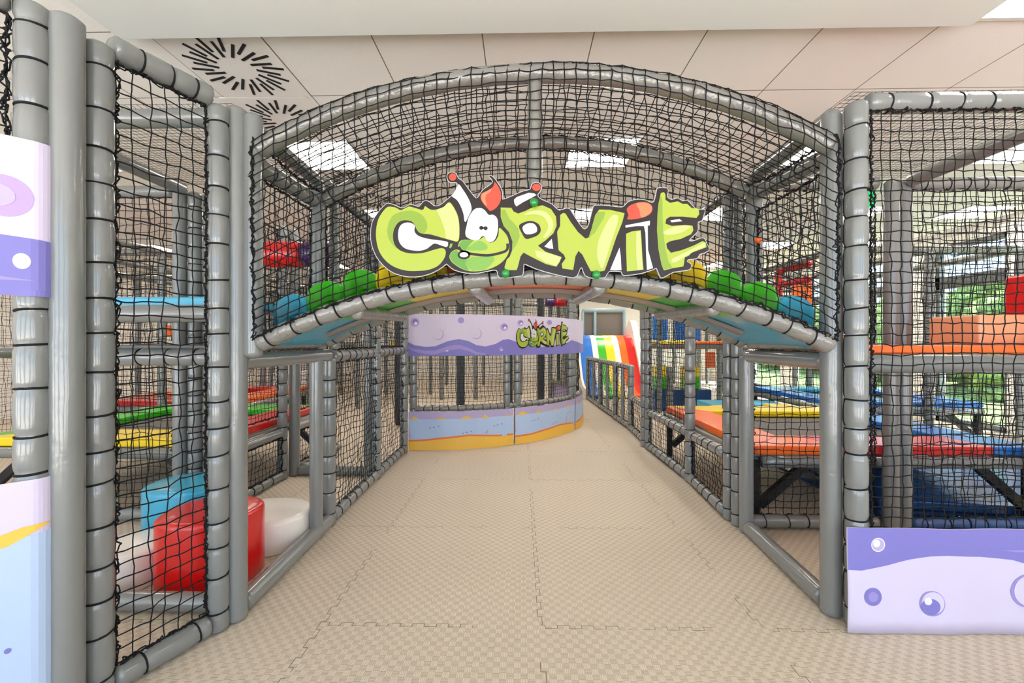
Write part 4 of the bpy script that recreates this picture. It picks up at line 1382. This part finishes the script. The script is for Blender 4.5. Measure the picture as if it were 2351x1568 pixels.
# roof nets of the side modules
net(quad((1.50, 1.92, TOP + .04), (2.75, 1.92, TOP + .04), (1.50, 2.92, TOP + .04), (2.75, 2.92, TOP + .04)), 40, 32, 'fine roof net stretched over the right front module', r=.0012, knots=False, k=3, jit=.001, wave=.004, border=False)
net(quad((-2.4, 1.95, TOP + .04), (-1.36, 1.95, TOP + .04), (-2.4, 2.95, TOP + .04), (-1.36, 2.95, TOP + .04)), 34, 32, 'fine roof net stretched over the left front module', r=.0012, knots=False, k=3, jit=.001, wave=.004, border=False)

# blue mats and ramp at far right
m = MB(); m.box(2.62, 3.05, .001, 5.4, 5.6, .03)
tag(m.build('floor_mat', M['dkblue'], bevel=.005), 'shiny dark blue floor mat below the right trampoline', 'mat')
m = MB()
vs = [(2.72, 3.25, .03), (3.70, 3.10, .03), (3.75, 4.15, .03), (2.85, 4.35, .03), (3.70, 3.10, .10), (3.75, 4.15, .34), (2.85, 4.35, .34), (2.72, 3.25, .10)]
m.add(vs, [(3, 2, 1, 0), (7, 4, 5, 6), (0, 1, 4, 7), (1, 2, 5, 4), (2, 3, 6, 5), (3, 0, 7, 6)])
tag(m.build('foam_wedge', M['dkblue'], bevel=.015), 'blue foam wedge reflecting the window below the right trampoline', 'foam wedge')

# low fence leading to the slide
pts = [(1.56, 5.20), (1.60, 6.15), (1.58, 7.05), (1.545, 8.2), (1.50, 9.45)]
fl = ['low fence post beside the gap to the slide, nearest one', 'low fence post next after the nearest tall one', 'low fence post in the middle of the fence', 'low fence post second from the far end', 'low fence post at the far end beside the curved banner']
for i, (x, y) in enumerate(pts):
    if i: post(x, y, 0, .95, fl[i], 'posts of the low fence', strapped=True, r=.046)
for i in range(len(pts) - 1):
    (xa, ya), (xb, yb) = pts[i], pts[i + 1]
    lab = ['in the low first bay of the fence', 'in the nearest full-height bay of the low fence', 'in the middle bay of the low fence', 'in the farthest bay of the low fence'][i]
    h_ = .52 if i == 0 else .95
    bar((xa, ya + .04, h_ - .03), (xb, yb - .04, h_ - .03), 'laced grey top rail ' + lab, strapped=True, r=.042)
    bar((xa, ya + .04, .05), (xb, yb - .04, .05), 'laced grey floor rail ' + lab, strapped=True, r=.042)
    wallnet(xa, ya + .05, xb, yb - .05, .09, h_ - .07, 'black net ' + lab, knots=False, k=3, r=.003)
    if i: post((xa + xb) / 2, (ya + yb) / 2, .05, h_ - .05, 'slim upright ' + lab, r=.03)
post(2.02, 5.75, 0, .95, 'laced short post on the far side of the gap to the slide', strapped=True)

# rainbow slide
sl = empty('slide', (2.3, 10.4, 0), 'wide rainbow striped slide beyond the low fence', 'slide')
yz = np.array([(11.9, 1.46), (11.45, 1.47), (11.2, 1.45), (11.0, 1.36), (10.8, 1.16), (10.55, .82), (10.3, .48), (10.1, .26), (9.85, .13), (9.5, .09)])
tt = np.linspace(0, 1, len(yz)); t2 = np.linspace(0, 1, 40)
yz = np.stack([np.interp(t2, tt, yz[:, 0]), np.interp(t2, tt, yz[:, 1])], 1)
yz[1:-1] = (yz[:-2] + yz[1:-1] * 2 + yz[2:]) / 4
stripes = [(1.50, 1.82, 'blue'), (1.82, 1.96, 'white'), (1.96, 2.16, 'green'), (2.16, 2.37, 'yellow'), (2.37, 2.51, 'white'), (2.51, 2.69, 'orange'), (2.69, 2.90, 'red')]
SMn = ['blue', 'white', 'green', 'yellow', 'orange', 'red']
m = MB()
for xa, xb, c in stripes:
    vs, fs = [], []
    for y, z in yz:
        for x in (xa, xb):
            vs += [(x - 2.3, y - 10.4, z)]
    for i in range(len(yz) - 1):
        fs.append((2 * i, 2 * i + 1, 2 * i + 3, 2 * i + 2))
    n0 = len(vs)
    for y, z in yz:
        for x in (xa, xb):
            vs += [(x - 2.3, y - 10.4, max(z - .07, .01))]
    for i in range(len(yz) - 1):
        fs.append((n0 + 2 * i, n0 + 2 * i + 2, n0 + 2 * i + 3, n0 + 2 * i + 1))
    fs.append((2 * (len(yz) - 1), 2 * (len(yz) - 1) + 1, n0 + 2 * (len(yz) - 1) + 1, n0 + 2 * (len(yz) - 1)))
    m.add(vs, fs, SMn.index(c))
m.build('chute', [M[c] for c in SMn], sl, smooth=True)
for x0, side in ((2.90, 'pale side wall'), (1.44, 'pale side wall')):
    m = MB(); vs, fs = [], []
    for i, (y, z) in enumerate(yz):
        hh = .14 + .26 * math.exp(-((y - 11.3) / .35) ** 2)
        for x in (x0, x0 + (.16 if x0 > 2 else .05)):
            vs += [(x - 2.3, y - 10.4, 0.0), (x - 2.3, y - 10.4, z + hh)]
    for i in range(len(yz) - 1):
        a = 4 * i; b = a + 4
        fs += [(a, a + 1, b + 1, b), (a + 2, b + 2, b + 3, a + 3), (a + 1, a + 3, b + 3, b + 1)]
    fs += [(0, 2, 3, 1), (len(vs) - 4, len(vs) - 3, len(vs) - 1, len(vs) - 2)]
    m.add(vs, fs)
    m.build('side_wall', M['white'], sl, smooth=False)['label'] = side
m = MB(); m.box(1.5 - 2.3, 1.5, 0, 3.06 - 2.3, 1.9, 1.44)
m.build('slide_tower', M['dkblue'], sl)

# ================================================================== the round banner wall
AC, AR = np.array((-1.2, 7.2)), 2.24
def ang(u, rad=AR):
    d = np.array([(u - 1175.5) / F_PX * math.cos(YAW) - math.sin(YAW), (u - 1175.5) / F_PX * math.sin(YAW) + math.cos(YAW)])
    # nearest hit of the ray from the eye with the circle
    A = d.dot(d); Bq = -2 * d.dot(AC); Cq = AC.dot(AC) - rad * rad
    disc = max(Bq * Bq - 4 * A * Cq, 0)
    t = (-Bq - math.sqrt(disc)) / (2 * A)
    p = d * t - AC
    return math.atan2(p[1], p[0])
def cyl_S(z0, h, rad=AR):
    def S(s, t, off):
        r = rad + off + .006 * math.sin(s * 13) + .004 * math.sin(s * 31 + t * 4)
        return (AC[0] + r * math.cos(s), AC[1] + r * math.sin(s), z0 + h * t)
    return S
def cyl_grid(mb, S, a0, a1, n, ny, mi):
    grid_poly(mb, lambda x, y, off: S(a0 + (a1 - a0) * x, y, off), n, ny, mi)
a_l, a_m, a_r, a_e = math.radians(-93.5), ang(1181), ang(1320), math.radians(35)
# upper banner
m = MB(); S = cyl_S(1.125, .495)
cyl_grid(m, S, a_l, a_e, 90, 6, 0)
def ub(x, y):       # crop pixels of the upper banner -> angle, t
    u = 900 + x / 3.918
    a = ang(u)
    z = (AC[1] + AR * math.sin(a)) * math.cos(YAW) - (AC[0] + AR * math.cos(a)) * math.sin(YAW)
    v = 680 + y / 3.918
    return (a, (H - (v - 784) * z / F_PX - 1.125) / .495)
edge = [ub(x, y) for x, y in ((130, 405), (200, 440), (300, 455), (390, 450), (500, 405), (600, 385), (690, 405), (760, 440), (840, 452), (930, 430), (1000, 392), (1050, 385), (1115, 410), (1200, 440), (1350, 455), (1480, 445), (1560, 425), (1620, 395), (1660, 410), (1700, 430))]
edge = [(a_l, edge[0][1])] + edge + [(a_e, edge[-1][1])]
dec(m, [(a_l, 0.0)] + [(a, 0.0) for a in np.linspace(a_l + .05, a_e, 30)] + edge[::-1], S, .002, 1, .05)
e2 = [(a, max(.03, t - .13 - .04 * math.sin(a * 9))) for a, t in edge]
e3 = [(a, max(.02, t - .19 - .05 * math.sin(a * 9 + 1))) for a, t in edge]
dec(m, e2[1:10] + e3[1:10][::-1], S, .0035, 2, .05)
def bubble(x, y, r, k):
    a, t = ub(x, y)
    ra = abs(ub(x + r, y)[0] - a); rt = abs(ub(x, y + r)[1] - t)
    if k == 0:
        dec(m, ell(a, t, ra, rt), S, .0030, 8, .05)
        dec(m, ell(a, t, ra * .8, rt * .8), S, .0042, 3, .05)
        dec(m, ell(a + ra * .1, t + rt * .1, ra * .6, rt * .6), S, .0054, 1, .05)
        dec(m, ell(a + ra * .2, t - rt * .2, ra * .35, rt * .35), S, .0066, 7, .05)
    elif k == 1:
        dec(m, ell(a, t, ra, rt), S, .0030, 2, .05)
    else:
        dec(m, ell(a, t, ra, rt), S, .0030, 8, .05)
        dec(m, ell(a - ra * .1, t + rt * .08, ra * .93, rt * .93), S, .0042, 0, .05)
for b in ((205, 235, 40, 0), (620, 217, 28, 1), (415, 343, 50, 2), (757, 338, 48, 2), (1010, 278, 34, 0), (1157, 240, 28, 0), (1415, 235, 22, 1), (492, 483, 20, 0), (983, 478, 18, 0)):
    bubble(*b)
# small copy of the sign's lettering printed on it
def lg(x, y):
    fx = (x - 85) / (2302 - 85); fy = (y - 44) / (742 - 44)
    yy = 200 + fy * 270 + (1 - fx) * 10 - fx * 20
    return ub(1115 + fx * 478, yy)
dec(m, [lg(*p) for p in OUT], S, .0045, 9, .03)
for (a, mm, lv, poly, sm_) in LOGO:
    dec(m, [lg(*p) for p in poly], S, .0045 + .0008 * lv, 10 + LM.index(mm), .03)
o = m.build('banner', BM + [M['s_dark']] + [M[k] for k in LM], smooth=False)
tag(o, 'upper curved lilac banner printed with the small CORNIE lettering, far end of walkway', 'banner')
# lower banners
def lower(a0, a1, sandpts, label, seed):
    m = MB(); S = cyl_S(0.005, .455)
    cyl_grid(m, S, a0, a1, max(8, int((a1 - a0) / .03)), 5, 3)
    w_ = a1 - a0
    dec(m, [(a0, 0), (a1, 0), (a1, .82), (a0, .80)], S, .002, 4, .05)
    rr = random.Random(seed)
    x = a0
    while x < a1 - .08:
        ww = rr.uniform(.05, .10); hh = rr.uniform(.03, .10)
        dec(m, [(x, .80), (x + ww, .805), (x + ww * .75, .80 + hh * .5), (x + ww * .5, .80 + hh), (x + ww * .3, .80 + hh * .55)], S, .0032, 5, .05)
        x += ww + rr.uniform(.03, .10)
    sp = [(a0 + w_ * f, t) for f, t in sandpts]
    dec(m, [(a0, 0), (a1, 0)] + [(a, t + .045) for a, t in sp[::-1]], S, .0034, 6, .05)
    dec(m, [(a0, 0), (a1, 0)] + sp[::-1], S, .0048, 5, .05)
    for k in range(3):
        x = a0 + w_ * (.2 + .3 * k); t = .5 + .1 * math.sin(k * 3 + seed)
        for d_ in (0, .02, .045):
            dec(m, ell(x + d_, t + d_ * .8, .006, .012, 8), S, .004, 1, .05)
    o = m.build('banner', BM)
    tag(o, label, 'banner')
lower(a_l, a_m - .006, [(0, .22), (.15, .24), (.35, .30), (.55, .34), (.7, .31), (.85, .27), (1, .27)], 'lower curved banner with sand and sky print, wide left panel', 1)
lower(a_m + .006, a_r - .006, [(0, .20), (.2, .21), (.4, .27), (.65, .30), (.85, .26), (1, .20)], 'lower curved banner with sand and sky print, middle panel right of the seam', 2)
lower(a_r + .006, a_e, [(0, .20), (.1, .25), (.3, .30), (.7, .2), (1, .3)], 'lower curved banner with sand and sky print, narrow right panel around the bend', 3)
# frame of the round enclosure
def cpt(a, r=AR - .06): return (AC[0] + r * math.cos(a), AC[1] + r * math.sin(a))
for a, lb in ((a_l + .02, 'laced grey post behind the left end of the curved banner'), (a_m - .035, 'left one of the paired laced posts in the middle of the curved banner'), (a_m + .035, 'right one of the paired laced posts in the middle of the curved banner'), (a_r - .02, 'left one of the paired slim posts at the bend of the curved banner'), (a_r + .04, 'right one of the paired slim posts at the bend of the curved banner')):
    x, y = cpt(a)
    post(x, y, 0, TOP, lb, strapped=True, r=.043)
def ringbar(z, lb, r=.036):
    P = [(*cpt(a), z) for a in np.linspace(a_l, a_e, 60)]
    arc_thing(np.array(P), r, lb, True, .10)
ringbar(.49, 'curved laced grey rail just above the lower curved banners')
ringbar(TOP, 'curved laced grey top rail high above the curved banner')
def cyl_net(z0, z1, a0, a1, rad):
    def S(u, v):
        a = a0 + (a1 - a0) * u
        return np.stack([AC[0] + rad * np.cos(a), AC[1] + rad * np.sin(a), z0 + (z1 - z0) * v], -1)
    return S, max(3, int(abs(a1 - a0) * rad / .05)), max(3, int((z1 - z0) / .05))
S_, nu, nv = cyl_net(.52, 1.13, a_l, a_e, AR - .07)
net(S_, nu, nv, 'curved black net between the upper and lower curved banners', knots=False, k=3, border=True)
S_, nu, nv = cyl_net(1.62, TOP - .04, a_l, a_e, AR - .07)
net(S_, nu, nv, 'curved black net above the upper curved banner', knots=False, k=3, border=False)
S_, nu, nv = cyl_net(.05, TOP - .04, math.radians(60), math.radians(200), AR - .07)
net(S_, nu, nv, 'curved black net on the far side of the round enclosure', knots=False, k=3, border=False)
for a in (35, 60, 85, 105, 130, 155, 180, 205, 235):
    x, y = cpt(math.radians(a))
    post(x, y, 0, TOP, 'dark laced post on the far side of the round enclosure', 'far posts of the round enclosure', strapped=True, far=True)
# inside: a padded hub with dark columns
for k, (x, y) in enumerate(((-.95, 6.6), (-.2, 6.9), (-1.9, 6.5), (.35, 7.4))):
    post(x, y, 0, TOP, 'dark column inside the round enclosure behind the curved banner', 'columns inside the round enclosure', r=.065, m='roomdark', far=True)

# ================================================================== deeper frames (seen through nets)
def frame_zone(xs, ys, what, skip=(), netx=(), nety=(), decks=True, seed=0, mid=True):
    rr = random.Random(seed)
    for x in xs:
        for y in ys:
            if (x, y) in skip: continue
            post(x, y, 0, TOP, 'grey padded post of the frame ' + what, 'posts ' + what, strapped=rr.random() < .6, far=True)
    for y in ys:
        for z in ((TOP, MID) if mid else (TOP,)):
            bar((xs[0], y, z), (xs[-1], y, z), 'long grey crossbar of the frame ' + what, 'bars ' + what, strapped=z == TOP, far=True)
    for x in xs:
        for z in ((TOP, MID) if mid else (TOP,)):
            bar((x, ys[0], z), (x, ys[-1], z), 'long grey bar running away in the frame ' + what, 'deep bars ' + what, far=True)
    for (x0, x1, y, z0, z1) in netx:
        wallnet(x0, y, x1, y, z0, z1, 'fine black net hung across the frame ' + what, 'cross nets ' + what, knots=False, k=3, border=False, pitch=.055, r=.0017)
    for (x, y0, y1, z0, z1) in nety:
        wallnet(x, y0, x, y1, z0, z1, 'fine black net hung lengthwise in the frame ' + what, 'lengthwise nets ' + what, knots=False, k=3, border=False, pitch=.055, r=.0017)
wL, wR, wF = 'far left behind the trampoline', 'far right behind the trampoline', 'at the far end of the hall'
frame_zone([-6.5, -5.4, -4.35], [3.0, 5.0, 7.0, 9.0], wL, netx=[(-6.5, -4.35, 5.0, .05, TOP), (-4.35, -2.3, 5.0, .6, TOP), (-6.5, -3.55, 7.0, .05, TOP), (-6.5, -2.4, 9.0, .05, TOP)],
           nety=[(-4.35, 3.0, 5.0, .6, TOP), (-4.35, 5.0, 9.0, .05, TOP), (-3.6, 7.0, 9.0, .05, TOP)], seed=1)
frame_zone([3.72, 4.8, 5.85], [5.05, 7.1, 9.1], wR, netx=[(1.6, 3.72, 5.05, .6, TOP), (3.72, 5.85, 5.05, .05, TOP), (2.6, 5.85, 7.1, .05, TOP)],
           nety=[(3.72, 3.0, 5.0, .6, TOP), (3.72, 5.1, 9.1, .05, TOP)], seed=2)
frame_zone([-5.5, -4.4, -3.3, -2.2, -1.1, 0.0, 1.1], [10.2, 12.4], wF, netx=[(-5.5, 1.1, 10.2, .05, TOP), (-5.5, 1.1, 12.4, .05, TOP)], nety=[(1.1, 10.2, 12.4, .05, TOP)], seed=3)
frame_zone([3.7, 4.7, 5.7], [11.2, 13.0], 'beyond the rainbow slide at right', netx=[(3.7, 5.7, 11.2, .05, TOP)], seed=4)
# coloured decks and blocks in the deeper frames
def block(x0, y0, z0, x1, y1, z1, mn, label, grp=None, name='foam_block', cat='foam block'):
    m = MB(); m.box(x0, y0, z0, x1, y1, z1)
    return tag(m.build(name, M[mn], bevel=.012), label, cat, grp)
block(2.50, 7.6, MID + .05, 2.95, 8.8, MID + .10, 'yellow', 'thin yellow deck edge pad far beyond the orange trampoline pad', name='foam_pad', cat='pad')
block(2.98, 7.6, MID + .05, 3.70, 8.8, MID + .10, 'orange', 'thin orange deck edge pad far beyond the orange trampoline pad', name='foam_pad', cat='pad')
block(3.75, 7.6, MID + .05, 4.75, 8.8, MID + .10, 'red', 'thin red deck edge pad far beyond the orange trampoline pad', name='foam_pad', cat='pad')
block(2.50, 7.62, MID - .04, 4.75, 8.8, MID + .04, 'board', 'long deck board carrying the yellow, orange and red edge pads', name='deck_platform', cat='platform')
block(2.72, 8.7, MID + .12, 3.02, 8.78, MID + .62, 'blue', 'left blue wall panel above the far yellow deck pad', name='wall_panel', cat='panel')
block(3.18, 8.7, MID + .12, 3.68, 8.78, MID + .66, 'blue', 'right blue wall panel above the far orange deck pad', name='wall_panel', cat='panel')
for x in (2.52, 3.05, 3.6):
    post(x, 7.7, 0, TOP, 'grey post under the far deck with yellow, orange and red edges', 'posts under the far coloured deck', strapped=True, far=True)
wallnet(2.52, 7.65, 3.6, 7.65, MID + .1, TOP, 'black net above the far yellow and orange deck edges', knots=False, k=3, border=False)
for (xa, nm) in ((2.56, 'left'), (3.10, 'right')):
    block(xa, 8.0, .625, xa + .27, 8.25, .82, 'yellow', nm + ' yellow foam cube stacked on a green one far behind the trampoline')
    block(xa, 8.0, .40, xa + .27, 8.25, .62, 'green', nm + ' green foam cube under a yellow one far behind the trampoline')
block(2.5, 7.9, .0, 3.55, 8.4, .395, 'dkblue', 'dark blue foam bench carrying the stacked green and yellow cubes')
block(2.65, 5.9, .0, 3.7, 6.4, .42, 'cyan', 'long cyan foam bench behind the yellow trampoline pad')
pod(2.75, 5.55, .30, .2, .44, 'yellow', 'yellow foam drum just behind the yellow trampoline pad')
block(3.35, 5.6, .0, 3.65, 5.9, .44, 'yellow', 'small yellow foam block right of the yellow drum')
# red padded frame and orange panel seen right of the sign
def redbar(p, q, lb): bar(p, q, lb, 'red padded tubes right of the sign', m='red', r=.05, far=True)
redbar(px(1788, 622, 6.1), px(1788, 690, 6.1), 'upright red padded tube seen right of the sign')
redbar(px(1785, 622, 6.1), px(1862, 604, 5.6), 'upper red padded tube seen right of the sign')
redbar(px(1785, 655, 6.1), px(1862, 640, 5.6), 'second red padded tube seen right of the sign, below the upper one')
p = px(1843, 672, 6.3)
block(p[0] - .14, p[1], p[2] - .24, p[0] + .14, p[1] + .05, p[2] + .22, 'orange', 'orange wall panel behind the red tubes right of the sign', name='wall_panel', cat='panel')
p = px(1632, 826, 8.9)
block(p[0] - .10, p[1], p[2] - .17, p[0] + .10, p[1] + .05, p[2] + .17, 'orange', 'small orange-red panel on the far wall above the yellow trampoline pad', name='wall_panel', cat='panel')
p = px(1998, 455, 4.6)
block(p[0] - .06, p[1], p[2] - .10, p[0] + .06, p[1] + .03, Z_C - .001, 'exit', 'small lit green exit light high behind the right front net', name='exit_light', cat='exit light')
# grey mesh panels and pale blue posts above the slide
for u, lb in ((1338, 'leftmost'), (1366, 'second'), (1433, 'rightmost')):
    p = px(u, 735, 12.2)
    post(p[0], p[1], .8, 2.2, lb + ' of the pale blue posts on the tower above the slide', 'pale blue posts above the slide', m='padblue', r=.045, far=True)
pa_, pb_ = px(1336, 708, 12.2), px(1436, 708, 12.2)
bar((pa_[0], pa_[1], 2.2), (pb_[0], pb_[1], 2.2), 'pale blue crossbar on the tower above the slide', m='padblue', r=.05, far=True)
wp_ = MB().box(pa_[0], 12.35, 1.45, pb_[0], 12.40, 2.15).build('wall_panel', M['board'])
tag(wp_, 'brown-grey mesh wall panel of the tower above the slide', 'panel')
# bits of colour deep on the left
block(-3.9, 6.0, 1.27, -3.0, 6.6, 1.33, 'red', 'thin red deck pad far behind the left net panel', name='foam_pad', cat='pad')
block(-4.6, 5.3, 1.36, -4.25, 5.5, 1.50, 'orange', 'small orange foam block far behind the left net panel')
block(-4.3, 7.2, .0, -3.7, 7.9, .75, 'white', 'white foam block far behind the left trampoline')
block(-2.9, 9.3, MID, -.6, 9.5, MID + .09, 'yellow', 'long yellow pad edge far behind the left walkway nets', name='foam_pad', cat='pad')
block(-.55, 9.3, MID, .4, 9.5, MID + .09, 'green', 'green pad edge far behind the curved enclosure', name='foam_pad', cat='pad')
